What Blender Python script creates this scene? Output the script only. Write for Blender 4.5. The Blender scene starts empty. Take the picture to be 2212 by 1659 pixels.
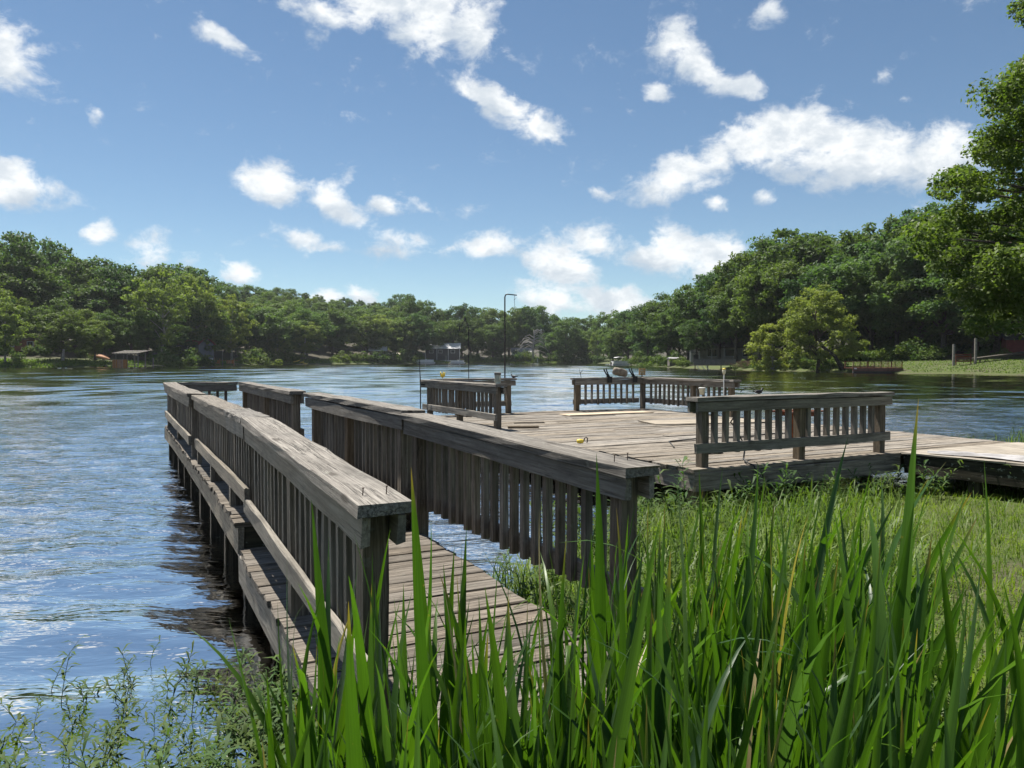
import bpy, math, random
import numpy as np
from mathutils import Matrix, Vector

random.seed(7)
rng = np.random.default_rng(7)
sc = bpy.context.scene
COL = sc.collection
rad = math.radians

# ------------------------------------------------------------------ camera
CAM_Z = 1.68
cam_data = bpy.data.cameras.new('camera')
cam_data.sensor_width = 36.0
cam_data.lens = 36.0 * 1661.0 / 2212.0
cam_data.clip_start = 0.05
cam_data.clip_end = 3000.0
cam = bpy.data.objects.new('camera', cam_data)
cam.location = (0, 0, CAM_Z)
cam.rotation_euler = (rad(90.0 - 1.81), 0, 0)
COL.objects.link(cam)
sc.camera = cam

# ------------------------------------------------------------------ sun and sky
SUN_EL, SUN_AZ = 65.0, -40.0          # azimuth from +Y, negative to the left
sd = Vector((math.sin(rad(SUN_AZ)) * math.cos(rad(SUN_EL)),
             math.cos(rad(SUN_AZ)) * math.cos(rad(SUN_EL)), math.sin(rad(SUN_EL))))
sun_data = bpy.data.lights.new('sun', 'SUN')
sun_data.energy = 4.7
sun_data.angle = rad(0.55)
sun_data.color = (1.0, 0.95, 0.86)
sun = bpy.data.objects.new('sun', sun_data)
sun.rotation_euler = sd.to_track_quat('Z', 'Y').to_euler()
COL.objects.link(sun)

sc.view_settings.view_transform = 'Standard'
sc.view_settings.look = 'None'
sc.view_settings.gamma = 1.0
sc.view_settings.exposure = 1.08
sc.view_settings.use_curve_mapping = False
sc.cycles.use_denoising = True
sc.cycles.max_bounces = 6
sc.cycles.diffuse_bounces = 3
sc.cycles.glossy_bounces = 3
sc.cycles.transmission_bounces = 3
sc.cycles.transparent_max_bounces = 6
sc.cycles.caustics_reflective = False
sc.cycles.caustics_refractive = False
sc.cycles.sample_clamp_indirect = 6.0


class NT:
    """small helper round a node tree"""
    def __init__(self, tree):
        self.t = tree; self.n = tree.nodes; self.l = tree.links
    def node(self, typ, props=None, **inp):
        nd = self.n.new(typ)
        for k, v in (props or {}).items():
            setattr(nd, k, v)
        for k, v in inp.items():
            key = int(k[1:]) if k[0] == 'i' and k[1:].isdigit() else k.replace('_', ' ')
            self.set(nd.inputs[key], v)
        return nd
    def set(self, sock, v):
        if isinstance(v, bpy.types.NodeSocket):
            self.l.new(v, sock)
        elif isinstance(v, bpy.types.Node):
            self.l.new(v.outputs[0], sock)
        else:
            sock.default_value = v
    def math(self, op, a, b=0.0, c=0.0, clamp=False):
        nd = self.n.new('ShaderNodeMath'); nd.operation = op; nd.use_clamp = clamp
        self.set(nd.inputs[0], a); self.set(nd.inputs[1], b); self.set(nd.inputs[2], c)
        return nd.outputs[0]
    def vmath(self, op, a, b=(0, 0, 0), s=None):
        nd = self.n.new('ShaderNodeVectorMath'); nd.operation = op
        self.set(nd.inputs[0], a); self.set(nd.inputs[1], b)
        if s is not None: self.set(nd.inputs[3], s)
        return nd.outputs[0]
    def mix(self, f, a, b, typ='RGBA', blend='MIX'):
        nd = self.n.new('ShaderNodeMix'); nd.data_type = typ
        if typ == 'RGBA':
            nd.blend_type = blend; self.set(nd.inputs[0], f); self.set(nd.inputs[6], a); self.set(nd.inputs[7], b)
            return nd.outputs[2]
        self.set(nd.inputs[0], f); self.set(nd.inputs[2], a); self.set(nd.inputs[3], b)
        return nd.outputs[0]
    def noise(self, vec, scale, detail=4.0, rough=0.55, dist=0.0):
        nd = self.node('ShaderNodeTexNoise', None, Scale=scale, Detail=detail, Roughness=rough, Distortion=dist)
        if vec is not None: self.set(nd.inputs['Vector'], vec)
        return nd
    def ramp(self, f, stops, interp='LINEAR'):
        nd = self.n.new('ShaderNodeValToRGB'); nd.color_ramp.interpolation = interp
        el = nd.color_ramp.elements
        while len(el) < len(stops): el.new(0.5)
        for e, (p, c) in zip(el, stops):
            e.position = p
            e.color = (c, c, c, 1) if isinstance(c, (int, float)) else (*c, 1)
        self.set(nd.inputs[0], f)
        return nd.outputs[0]
    def smooth(self, f, lo, hi):
        nd = self.n.new('ShaderNodeMapRange'); nd.interpolation_type = 'SMOOTHSTEP'
        self.set(nd.inputs[0], f); self.set(nd.inputs[1], lo); self.set(nd.inputs[2], hi)
        return nd.outputs[0]


world = bpy.data.worlds.new('World')
sc.world = world
world.use_nodes = True
W = NT(world.node_tree)
W.n.clear()
sky = W.node('ShaderNodeTexSky')
sky.sky_type = 'NISHITA'
sky.sun_disc = False
sky.sun_elevation = rad(SUN_EL)
sky.sun_rotation = rad(SUN_AZ)
sky.altitude = 200
sky.air_density = 0.85
sky.dust_density = 0.02
sky.ozone_density = 1.1
tc = W.node('ShaderNodeTexCoord')
gen = tc.outputs['Generated']
sep = W.node('ShaderNodeSeparateXYZ', None, Vector=gen)
az = W.math('ARCTAN2', sep.outputs[0], sep.outputs[1])
elv = W.math('ARCSINE', sep.outputs[2])
warp = W.noise(gen, 9.0, 5.0, 0.6)
wv = W.vmath('SCALE', W.vmath('SUBTRACT', warp.outputs['Color'], (0.5, 0.5, 0.5)), s=0.050)
pos = W.vmath('ADD', W.node('ShaderNodeCombineXYZ', None, X=az, Y=elv, Z=0.0).outputs[0], W.vmath('MULTIPLY', wv, (1, 1, 0)))
CLOUDS = [  # u, v (2212-wide reading of the photograph), half width, half height, tilt deg, weight
    (860, 5, 250, 100, 4, 1.0), (1020, 70, 110, 75, 35, .8), (700, 35, 110, 60, 15, .75), (900, 80, 120, 60, 20, .8),
    (1080, 228, 130, 55, 22, 1.0), (1165, 272, 95, 45, 20, 1.0), (1010, 205, 60, 38, 15, .8),
    (1455, 105, 75, 62, 20, 1.0), (1520, 165, 100, 42, 28, .95), (1605, 192, 62, 34, 10, .9), (1420, 202, 46, 28, 10, .75),
    (1660, 42, 55, 42, -10, .85),
    (1690, 300, 150, 85, -8, 1.15), (1850, 345, 220, 80, 6, 1.15), (2010, 330, 130, 75, 0, 1.1), (1450, 388, 150, 60, -8, .95),
    (1560, 345, 90, 60, 0, .7), (1655, 430, 52, 26, 18, .7), (1305, 420, 40, 24, 10, .65), (1545, 435, 50, 25, 15, .55),
    (12, 115, 85, 90, 30, .95), (35, 150, 90, 45, 25, .7), (45, 398, 115, 55, 8, 1.0), (215, 255, 28, 34, 0, .6), (225, 500, 40, 36, 0, .85),
    (320, 535, 75, 75, 0, .55), (400, 555, 60, 60, 0, .4), (495, 85, 110, 42, 32, .6),
    (590, 408, 95, 70, 10, .95), (715, 445, 110, 55, 32, .95), (740, 395, 50, 40, -40, .55), (840, 452, 75, 32, 10, .8), (940, 452, 140, 32, 6, .5),
    (635, 522, 65, 40, 5, .8), (710, 540, 100, 24, 4, .5), (870, 530, 120, 42, 0, .75), (1070, 540, 150, 48, -4, .75), (980, 545, 90, 30, 0, .5),
    (1215, 580, 140, 56, 14, 1.1), (1330, 530, 230, 70, 6, .7), (1440, 545, 140, 66, 8, 1.0), (1550, 555, 90, 78, -20, 1.1),
    (1175, 650, 120, 56, 10, .95), (1320, 648, 130, 56, 8, 1.0), 
    (520, 606, 56, 36, 5, 1.1), (715, 642, 66, 30, 0, .9), (785, 640, 60, 36, 5, 1.1),
    (1890, 180, 40, 16, -20, .4), (1945, 212, 30, 14, 10, .35), (1358, 240, 30, 26, 40, .4), (1305, 200, 24, 14, 0, .4),
]
acc = None; ynum = None; yden = None
for (u, v, hw, hh, tilt, wgt) in CLOUDS:
    a0 = math.atan((u - 1106) / 1661.0)
    e0 = math.atan((777 - v) / 1661.0 * math.cos(a0))
    mp = W.node('ShaderNodeMapping', {'vector_type': 'TEXTURE'}, Vector=pos)
    mp.inputs['Location'].default_value = (a0, e0, 0)
    mp.inputs['Rotation'].default_value = (0, 0, -rad(tilt))
    mp.inputs['Scale'].default_value = (hw * 1.12 / 1661, hh * 1.12 / 1661, 1)
    g = W.node('ShaderNodeTexGradient', {'gradient_type': 'SPHERICAL'}, Vector=mp.outputs[0])
    gw = W.math('MULTIPLY', g.outputs['Fac'], wgt)
    acc = gw if acc is None else W.math('SMOOTH_MAX', acc, gw, 0.12)
    yy = W.math('MULTIPLY', gw, W.node('ShaderNodeSeparateXYZ', None, Vector=mp.outputs[0]).outputs[1])
    ynum = yy if ynum is None else W.math('ADD', ynum, yy)
    yden = gw if yden is None else W.math('ADD', yden, gw)
# height within the cloud: lit tops, greyer bases
level = W.math('DIVIDE', ynum, W.math('MAXIMUM', yden, 0.02))
# the same broken cumulus goes on all round the sky
broad = W.smooth(W.noise(gen, 3.2, 3.0, 0.55).outputs['Fac'], 0.50, 0.72)
side = W.smooth(W.math('ABSOLUTE', az), 0.60, 0.80)
top = W.smooth(elv, 0.46, 0.62)
acc = W.math('MAXIMUM', acc, W.math('MULTIPLY', W.math('MAXIMUM', side, top), broad))
fb = W.noise(W.vmath('MULTIPLY', gen, (1, 1, 1.5)), 21.0, 10.0, 0.66, 0.25)
dens = W.math('ADD', W.math('MULTIPLY', acc, 1.25), W.math('MULTIPLY', W.math('SUBTRACT', fb.outputs['Fac'], 0.5), 2.1))
cover = W.math('MULTIPLY', W.smooth(dens, 0.30, 0.92), W.smooth(acc, 0.0, 0.12))
puff = W.noise(W.vmath('ADD', W.vmath('MULTIPLY', gen, (1, 1, 1.6)), (0.010, 0.004, 0.022)), 21.0, 6.0, 0.6, 0.25)
lit = W.smooth(W.math('SUBTRACT', W.math('ADD', puff.outputs['Fac'], 0.12), W.math('MULTIPLY', fb.outputs['Fac'], 0.5)), 0.18, 0.52)
lit = W.math('MULTIPLY', W.math('ADD', 0.35, W.math('MULTIPLY', lit, 0.65)), W.smooth(W.math('ADD', level, W.math('MULTIPLY', W.math('SUBTRACT', puff.outputs['Fac'], 0.5), 1.6)), -0.85, 0.15))
ccol = W.mix(lit, (5.2, 6.0, 6.9, 1), (10.4, 10.5, 10.4, 1))
skymix = W.mix(W.math('MULTIPLY', cover, 0.95), W.mix(1.0, sky.outputs[0], (0.90, 1.0, 1.0, 1), blend='MULTIPLY'), ccol)
SKY_STRENGTH = 0.051
bg = W.node('ShaderNodeBackground', None, Color=skymix, Strength=SKY_STRENGTH)
wo = W.node('ShaderNodeOutputWorld')
W.l.new(bg.outputs[0], wo.inputs[0])
world.cycles.sampling_method = 'MANUAL'
world.cycles.sample_map_resolution = 512

# ------------------------------------------------------------------ helpers
def tag(o, label, cat, group=None, kind=None):
    if label: o['label'] = label
    if cat: o['category'] = cat
    if group: o['group'] = group
    if kind: o['kind'] = kind
    return o

WM = {}
def link(o, parent=None, M=None):
    COL.objects.link(o)
    M = M if M is not None else Matrix.Identity(4)
    WM[o.name] = M
    if parent is not None:
        o.parent = parent
        o.matrix_basis = WM[parent.name].inverted() @ M
    else:
        o.matrix_basis = M
    return o

def empty(name, loc, label=None, cat=None, group=None, rz=0.0, scale=1.0):
    o = bpy.data.objects.new(name, None)
    o.empty_display_size = 0.2
    link(o, None, Matrix.Translation(loc) @ Matrix.Rotation(rz, 4, 'Z') @ Matrix.Scale(scale, 4))
    return tag(o, label, cat, group)

def mesh_np(name, verts, faces, mat=None, smooth=False):
    """faces: list of (M,k) integer arrays"""
    me = bpy.data.meshes.new(name)
    verts = np.asarray(verts, dtype=np.float32)
    if not isinstance(faces, (list, tuple)): faces = [faces]
    faces = [np.asarray(f, dtype=np.int32) for f in faces if len(f)]
    me.vertices.add(len(verts)); me.vertices.foreach_set('co', verts.ravel())
    loops = np.concatenate([f.ravel() for f in faces])
    tot = np.concatenate([np.full(len(f), f.shape[1], dtype=np.int32) for f in faces])
    start = np.concatenate([[0], np.cumsum(tot)[:-1]]).astype(np.int32)
    me.loops.add(len(loops)); me.loops.foreach_set('vertex_index', loops)
    me.polygons.add(len(tot)); me.polygons.foreach_set('loop_start', start); me.polygons.foreach_set('loop_total', tot)
    if smooth: me.polygons.foreach_set('use_smooth', np.ones(len(tot), dtype=bool))
    me.update(calc_edges=True)
    if mat: me.materials.append(mat)
    return me

def face_attr(me, name, vals):
    a = me.attributes.new(name, 'FLOAT', 'FACE')
    a.data.foreach_set('value', np.asarray(vals, dtype=np.float32))

def obj(name, me, parent=None, M=None, mat=None):
    o = bpy.data.objects.new(name, me)
    if mat and not me.materials: me.materials.append(mat)
    return link(o, parent, M)

class MB:
    """collects simple solids into one mesh"""
    def __init__(self): self.v = []; self.f4 = []; self.f3 = []; self.fn = []
    def box(self, c, s, rz=0.0):
        b = len(self.v); cs, sn = math.cos(rz), math.sin(rz)
        for dz in (-.5, .5):
            for dx, dy in ((-.5, -.5), (.5, -.5), (.5, .5), (-.5, .5)):
                x, y = dx * s[0], dy * s[1]
                self.v.append((c[0] + x * cs - y * sn, c[1] + x * sn + y * cs, c[2] + dz * s[2]))
        for q in ((3, 2, 1, 0), (4, 5, 6, 7), (0, 1, 5, 4), (1, 2, 6, 5), (2, 3, 7, 6), (3, 0, 4, 7)):
            self.f4.append(tuple(b + i for i in q))
        return self
    def tube(self, pts, radii, n=7, cap=True):
        pts = [Vector(p) for p in pts]
        if not hasattr(radii, '__len__'): radii = [radii] * len(pts)
        b = len(self.v); prev = None
        for i, p in enumerate(pts):
            d = (pts[min(i + 1, len(pts) - 1)] - pts[max(i - 1, 0)]).normalized()
            a = d.orthogonal().normalized() if prev is None else (prev - d * prev.dot(d)).normalized()
            prev = a; c = d.cross(a)
            for k in range(n):
                t = 2 * math.pi * k / n
                self.v.append(tuple(p + (a * math.cos(t) + c * math.sin(t)) * radii[i]))
        for i in range(len(pts) - 1):
            for k in range(n):
                self.f4.append((b + i * n + k, b + i * n + (k + 1) % n, b + (i + 1) * n + (k + 1) % n, b + (i + 1) * n + k))
        if cap:
            self.fn.append(tuple(b + k for k in range(n))[::-1])
            self.fn.append(tuple(b + (len(pts) - 1) * n + k for k in range(n)))
        return self
    def poly(self, pts, tri=False):
        b = len(self.v); self.v += [tuple(p) for p in pts]
        (self.f4 if len(pts) == 4 else self.fn).append(tuple(range(b, b + len(pts))))
        return self
    def prism(self, outline, z0, z1):
        """outline: xy list counter-clockwise"""
        b = len(self.v); n = len(outline)
        self.v += [(x, y, z0) for x, y in outline] + [(x, y, z1) for x, y in outline]
        self.fn.append(tuple(b + i for i in range(n))[::-1]); self.fn.append(tuple(b + n + i for i in range(n)))
        for i in range(n):
            j = (i + 1) % n
            self.f4.append((b + i, b + j, b + n + j, b + n + i))
        return self
    def mesh(self, name, mat, smooth=False):
        me = bpy.data.meshes.new(name)
        me.from_pydata(self.v, [], self.f4 + self.f3 + self.fn)
        if smooth: me.polygons.foreach_set('use_smooth', np.ones(len(me.polygons), dtype=bool))
        me.materials.append(mat); me.update()
        return me
    def build(self, name, mat, parent=None, M=None, smooth=False):
        return obj(name, self.mesh(name, mat, smooth), parent, M)

# ------------------------------------------------------------------ materials
def new_mat(name):
    m = bpy.data.materials.new(name); m.use_nodes = True
    t = NT(m.node_tree); t.n.clear()
    out = t.node('ShaderNodeOutputMaterial')
    b = t.node('ShaderNodeBsdfPrincipled')
    t.l.new(b.outputs[0], out.inputs[0])
    return m, t, b, out

def plain(name, col, rough=0.6, var=0.12, scale=6.0, metal=0.0, bump=0.0):
    m, t, b, out = new_mat(name)
    co = t.node('ShaderNodeTexCoord').outputs['Object']
    n = t.noise(co, scale, 5.0, 0.6).outputs['Fac']
    f = t.ramp(n, [(0.25, 1 - var * 2), (0.75, 1 + var)])
    c = t.mix(1.0, (*col, 1), f, blend='MULTIPLY')
    t.set(b.inputs['Base Color'], c)
    b.inputs['Roughness'].default_value = rough
    b.inputs['Metallic'].default_value = metal
    if bump:
        bp = t.node('ShaderNodeBump', None, Strength=0.6, Distance=bump, Height=n)
        t.set(b.inputs['Normal'], bp.outputs[0])
    return m

def wood(name, light, dark, grain=1.0, crack=0.5, lichen=0.0, bump=0.004, tone=0.25, stain=0.5):
    """weathered lumber; the local X axis runs along the board"""
    m, t, b, out = new_mat(name)
    co = t.node('ShaderNodeTexCoord').outputs['Object']
    oi = t.node('ShaderNodeObjectInfo')
    rnd = oi.outputs['Random']
    off = t.vmath('SCALE', (31.0, 17.0, 23.0), s=rnd)
    p = t.vmath('ADD', co, off)
    wob = t.noise(t.vmath('MULTIPLY', p, (1.6, 5, 5)), 1.0, 3.0, 0.5)
    pw = t.vmath('ADD', p, t.vmath('SCALE', t.vmath('SUBTRACT', wob.outputs['Color'], (.5, .5, .5)), s=0.016))
    g1 = t.noise(t.vmath('MULTIPLY', pw, (1.7, 62 * grain, 62 * grain)), 1.0, 5.0, 0.62).outputs['Fac']
    g2 = t.noise(t.vmath('MULTIPLY', pw, (4.0, 170 * grain, 170 * grain)), 1.0, 3.0, 0.6).outputs['Fac']
    g3 = t.noise(t.vmath('MULTIPLY', p, (2.2, 6, 6)), 1.0, 5.0, 0.65).outputs['Fac']
    g = t.math('ADD', t.math('MULTIPLY', g1, 0.66), t.math('MULTIPLY', g2, 0.34))
    f = t.smooth(g, 0.36, 0.64)
    c = t.mix(f, (*dark, 1), (*light, 1))
    # long checks in the wood
    ck = t.noise(t.vmath('MULTIPLY', pw, (0.9, 33 * grain, 33 * grain)), 1.0, 4.0, 0.7).outputs['Fac']
    ckm = t.smooth(t.math('ABSOLUTE', t.math('SUBTRACT', ck, 0.5)), 0.004, 0.03)
    ckm = t.math('MAXIMUM', ckm, t.smooth(g3, 0.56, 0.46))
    ckv = t.math('ADD', t.math('MULTIPLY', ckm, crack), 1.0 - crack)
    c = t.mix(1.0, c, ckv, blend='MULTIPLY')
    kn = t.node('ShaderNodeTexVoronoi', None, Vector=t.vmath('MULTIPLY', pw, (2.2, 7.0, 7.0)), Scale=1.0)
    c = t.mix(t.math('MULTIPLY', t.smooth(kn.outputs['Distance'], 0.17, 0.08), 0.75 * min(1.0, crack * 1.6)), c, (dark[0] * .45, dark[1] * .40, dark[2] * .36, 1))
    # blotches of damp and wear
    st = t.ramp(g3, [(0.30, 1.0 - stain), (0.52, 1.0), (0.75, 1.0 + 0.35 * stain)])
    c = t.mix(1.0, c, st, blend='MULTIPLY')
    v = t.math('ADD', t.math('MULTIPLY', t.math('SUBTRACT', rnd, 0.5), tone * 2), 1.0)
    c = t.mix(1.0, c, v, blend='MULTIPLY')
    hue = t.node('ShaderNodeHueSaturation', None, Saturation=t.math('ADD', 0.75, t.math('MULTIPLY', t.math('FRACT', t.math('MULTIPLY', rnd, 7.3)), 0.5)), Color=c)
    c = hue.outputs[0]
    if lichen:
        ln = t.noise(p, 16.0, 6.0, 0.7).outputs['Fac']
        lm = t.math('MULTIPLY', t.smooth(ln, 0.60, 0.66), lichen)
        c = t.mix(lm, c, (0.34, 0.36, 0.30, 1))
        mo = t.noise(p, 5.0, 5.0, 0.7).outputs['Fac']
        c = t.mix(t.math('MULTIPLY', t.smooth(mo, 0.56, 0.72), lichen * 0.8), c, (0.035, 0.04, 0.022, 1))
    t.set(b.inputs['Base Color'], c)
    b.inputs['Roughness'].default_value = 0.85
    b.inputs['Specular IOR Level'].default_value = 0.25
    hgt = t.math('ADD', t.math('MULTIPLY', g, 1.0), t.math('MULTIPLY', ckm, 0.9))
    bp = t.node('ShaderNodeBump', None, Strength=0.9, Distance=bump, Height=hgt)
    t.set(b.inputs['Normal'], bp.outputs[0])
    return m

def leafmat(name, dark, light, trans=0.35, rough=0.5, spec=0.3, objvar=0.42, tip=None):
    m, t, b, out = new_mat(name)
    at = t.node('ShaderNodeAttribute', {'attribute_name': 'tint'}).outputs['Fac']
    rnd = t.node('ShaderNodeObjectInfo').outputs['Random']
    f = t.math('ADD', at, t.math('MULTIPLY', t.math('SUBTRACT', rnd, 0.5), objvar), clamp=True)
    c = t.mix(f, (*dark, 1), (*light, 1))
    if objvar:
        h2 = t.math('FRACT', t.math('MULTIPLY', rnd, 17.31))
        c = t.mix(1.0, c, t.mix(h2, (0.86, 0.98, 1.12, 1), (1.22, 1.04, 0.80, 1)), blend='MULTIPLY')
    t.set(b.inputs['Base Color'], c)
    b.inputs['Roughness'].default_value = rough
    b.inputs['Specular IOR Level'].default_value = spec
    tr = t.node('ShaderNodeBsdfTranslucent', None, Color=t.mix(1.0, c, (1.35, 1.45, 0.55, 1), blend='MULTIPLY'))
    mx = t.node('ShaderNodeMixShader', None, Fac=trans)
    t.l.new(b.outputs[0], mx.inputs[1]); t.l.new(tr.outputs[0], mx.inputs[2])
    t.l.new(mx.outputs[0], out.inputs[0])
    return m

M = {}
M['cap'] = wood('cap_wood', (0.275, 0.250, 0.218), (0.118, 0.104, 0.088), 1.5, 0.6, 0.25, 0.003, 0.14)
M['fascia'] = wood('fascia_wood', (0.270, 0.246, 0.210), (0.150, 0.134, 0.112), 0.85, 0.42, 0.14, 0.0022, 0.16)
M['baluster'] = wood('baluster_wood', (0.245, 0.215, 0.180), (0.120, 0.104, 0.086), 1.2, 0.4, 0.12, 0.002, 0.28)
M['post'] = wood('post_wood', (0.225, 0.183, 0.135), (0.105, 0.083, 0.060), 0.9, 0.5, 0.15, 0.003, 0.2)
M['deck'] = wood('deck_wood', (0.325, 0.288, 0.240), (0.13, 0.110, 0.090), 1.1, 0.6, 0.0, 0.004, 0.22)
M['walk'] = wood('walkway_wood', (0.200, 0.174, 0.145), (0.080, 0.068, 0.056), 1.1, 0.6, 0.1, 0.004, 0.22)
M['rim'] = wood('rim_wood', (0.30, 0.27, 0.225), (0.15, 0.13, 0.105), 0.7, 0.5, 0.2, 0.003, 0.1)
M['piling'] = wood('piling_wood', (0.10, 0.085, 0.065), (0.03, 0.026, 0.02), 0.6, 0.6, 0.3, 0.005, 0.15)
M['mossy'] = wood('mossy_wood', (0.055, 0.05, 0.035), (0.018, 0.017, 0.012), 0.6, 0.6, 0.6, 0.006, 0.1)
M['plywood'] = wood('plywood', (0.36, 0.315, 0.255), (0.22, 0.19, 0.15), 0.25, 0.35, 0.0, 0.003, 0.06, 0.35)
M['newboard'] = wood('new_board', (0.52, 0.40, 0.25), (0.36, 0.26, 0.15), 0.4, 0.2, 0.0, 0.002, 0.05, 0.2)
M['redwood'] = wood('red_wood', (0.19, 0.075, 0.045), (0.09, 0.035, 0.022), 0.3, 0.3, 0.0, 0.002, 0.1)
M['tanwood'] = wood('tan_wood', (0.46, 0.25, 0.125), (0.30, 0.155, 0.075), 0.3, 0.3, 0.0, 0.002, 0.1)
M['greywood'] = wood('grey_wood', (0.25, 0.23, 0.20), (0.13, 0.12, 0.10), 0.3, 0.3, 0.0, 0.002, 0.1)
M['iron'] = plain('black_iron', (0.012, 0.012, 0.013), 0.5, 0.2, 30, 0.3)
M['rust'] = plain('rusty_nail', (0.06, 0.03, 0.018), 0.8, 0.3, 60)
M['white'] = plain('white_paint', (0.70, 0.70, 0.68), 0.5, 0.08, 2)
M['offwhite'] = plain('offwhite_plastic', (0.62, 0.58, 0.42), 0.45, 0.1, 20)
M['yellow'] = plain('yellow_plastic', (0.72, 0.55, 0.06), 0.4, 0.1, 20)
M['brass'] = plain('aged_brass', (0.32, 0.19, 0.05), 0.45, 0.25, 40, 0.6)
M['rock'] = plain('rock', (0.24, 0.20, 0.155), 0.9, 0.35, 9, 0.0, 0.03)
M['cloth'] = plain('grey_cloth', (0.33, 0.32, 0.32), 0.9, 0.18, 5, 0.0, 0.01)
M['rubber'] = plain('black_rubber', (0.012, 0.012, 0.012), 0.6, 0.1, 20)
M['roofgrey'] = plain('grey_shingle', (0.30, 0.30, 0.31), 0.8, 0.3, 1.5)
M['roofwhite'] = plain('pale_metal_roof', (0.55, 0.55, 0.55), 0.5, 0.2, 0.8)
M['roofred'] = plain('red_roof', (0.30, 0.085, 0.06), 0.8, 0.25, 1.5)
M['wallbrown'] = plain('brown_siding', (0.12, 0.075, 0.05), 0.8, 0.2, 1.5)
M['wallblue'] = plain('blue_grey_siding', (0.075, 0.09, 0.12), 0.8, 0.15, 1.5)
M['walldark'] = plain('dark_siding', (0.045, 0.042, 0.045), 0.8, 0.2, 1.5)
M['wallcream'] = plain('cream_siding', (0.42, 0.38, 0.32), 0.8, 0.15, 1.5)
M['brick'] = plain('orange_brick', (0.30, 0.115, 0.06), 0.85, 0.25, 3)
M['wallred'] = plain('red_shed_board', (0.135, 0.022, 0.018), 0.8, 0.2, 2.5)
M['tan'] = plain('tan_canvas', (0.42, 0.19, 0.085), 0.7, 0.15, 2)
M['concrete'] = plain('concrete', (0.32, 0.30, 0.27), 0.9, 0.2, 1.2)
M['sand'] = plain('pale_sand', (0.48, 0.43, 0.34), 0.95, 0.12, 1.0)
M['brush'] = plain('cut_brush', (0.15, 0.095, 0.055), 0.9, 0.4, 2)
gm, gt, gb, go = new_mat('window_glass')
gb.inputs['Base Color'].default_value = (0.02, 0.025, 0.03, 1); gb.inputs['Roughness'].default_value = 0.05
M['glass'] = gm
jm, jt, jb, jo = new_mat('jar_glass')
jb.inputs['Base Color'].default_value = (0.55, 0.55, 0.46, 1); jb.inputs['Roughness'].default_value = 0.12
jb.inputs['Transmission Weight'].default_value = 0.5
M['jar'] = jm
M['bark'] = wood('bark', (0.12, 0.10, 0.08), (0.04, 0.033, 0.026), 0.12, 0.5, 0.0, 0.02, 0.2)
M['palebark'] = wood('sycamore_bark', (0.46, 0.44, 0.38), (0.20, 0.18, 0.15), 0.10, 0.3, 0.0, 0.01, 0.15)
M['deadbark'] = wood('dead_bark', (0.44, 0.42, 0.38), (0.30, 0.28, 0.25), 0.10, 0.2, 0.0, 0.01, 0.1)
M['leaf_dark'] = leafmat('leaves_dark', (0.040, 0.080, 0.028), (0.106, 0.168, 0.057), 0.42, 0.6, 0.2)
M['leaf_mid'] = leafmat('leaves_mid', (0.056, 0.102, 0.031), (0.136, 0.198, 0.062), 0.44, 0.6, 0.2)
M['leaf_light'] = leafmat('leaves_light', (0.115, 0.172, 0.050), (0.215, 0.270, 0.088), 0.45, 0.6, 0.2)
M['leaf_near'] = leafmat('leaves_near_tree', (0.048, 0.088, 0.020), (0.150, 0.205, 0.048), 0.48, 0.5, 0.2, 0.0)
M['bush'] = leafmat('bush_leaves', (0.040, 0.078, 0.02), (0.11, 0.165, 0.042), 0.36, 0.65, 0.15)
M['grass'] = leafmat('grass_blades', (0.050, 0.100, 0.016), (0.150, 0.215, 0.042), 0.45, 0.5, 0.25, 0.0)
M['lawn'] = leafmat('lawn_blades', (0.050, 0.105, 0.010), (0.185, 0.245, 0.036), 0.44, 0.5, 0.2, 0.0)
M['weed'] = leafmat('weed_leaves', (0.028, 0.062, 0.018), (0.092, 0.145, 0.042), 0.38, 0.6, 0.15, 0.35)

# ------------------------------------------------------------------ ground and lake
def px(u, Y):                      # photograph column (2212-wide reading) at depth Y -> X
    return (u - 1106) / 1661.0 * Y
def pz(v, Y):
    return CAM_Z + (777 - v) / 1661.0 * Y

LAKE = [(-1.45, 2.55), (-2.0, 1.6), (-3.2, .4), (-8, -5), (-25, -15), (-60, -20), (-120, 10), (-135, 80), (-118, 140),
        (-104.5, 157), (-92, 166), (-86, 187), (-86, 225), (-75, 265), (-52, 310), (-22, 338), (9, 350), (36, 342),
        (38, 300), (35, 238), (33.5, 178), (32.8, 143), (37.6, 117), (43, 100), (47, 92.5), (54.6, 82), (61, 74), (63, 62),
        (52, 52), (34, 42), (21, 29.5), (16.2, 23), (12.4, 17.6), (9.3, 14.2), (7.6, 12.9), (6.6, 11.5), (5.4, 10.3),
        (3.4, 9.5), (1.9, 8.6), (1.0, 7.2), (0.4, 5.9), (-0.35, 4.9), (-.6, 4.1), (-.95, 3.3)]
LK = np.array(LAKE)
def lake_dist(x, y):
    """signed distance to the shore line, positive on land"""
    x = np.asarray(x, float); y = np.asarray(y, float)
    best = np.full(x.shape, 1e9); inside = np.zeros(x.shape, bool)
    for i in range(len(LK)):
        ax, ay = LK[i]; bx, by = LK[(i + 1) % len(LK)]
        dx, dy = bx - ax, by - ay
        t = np.clip(((x - ax) * dx + (y - ay) * dy) / (dx * dx + dy * dy), 0, 1)
        best = np.minimum(best, np.hypot(x - ax - t * dx, y - ay - t * dy))
        cond = ((ay > y) != (by > y)) & (x < (bx - ax) * (y - ay) / (by - ay + 1e-12) + ax)
        inside ^= cond
    return np.where(inside, -best, best)
SL_A = [-180, -60, -34, -27, -20, -15, -9, -2, 6, 10, 16, 24, 34, 60, 180]
SL_S = [.05, .08, .125, .12, .15, .20, .15, .06, .045, .05, .07, .095, .085, .06, .05]
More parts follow.
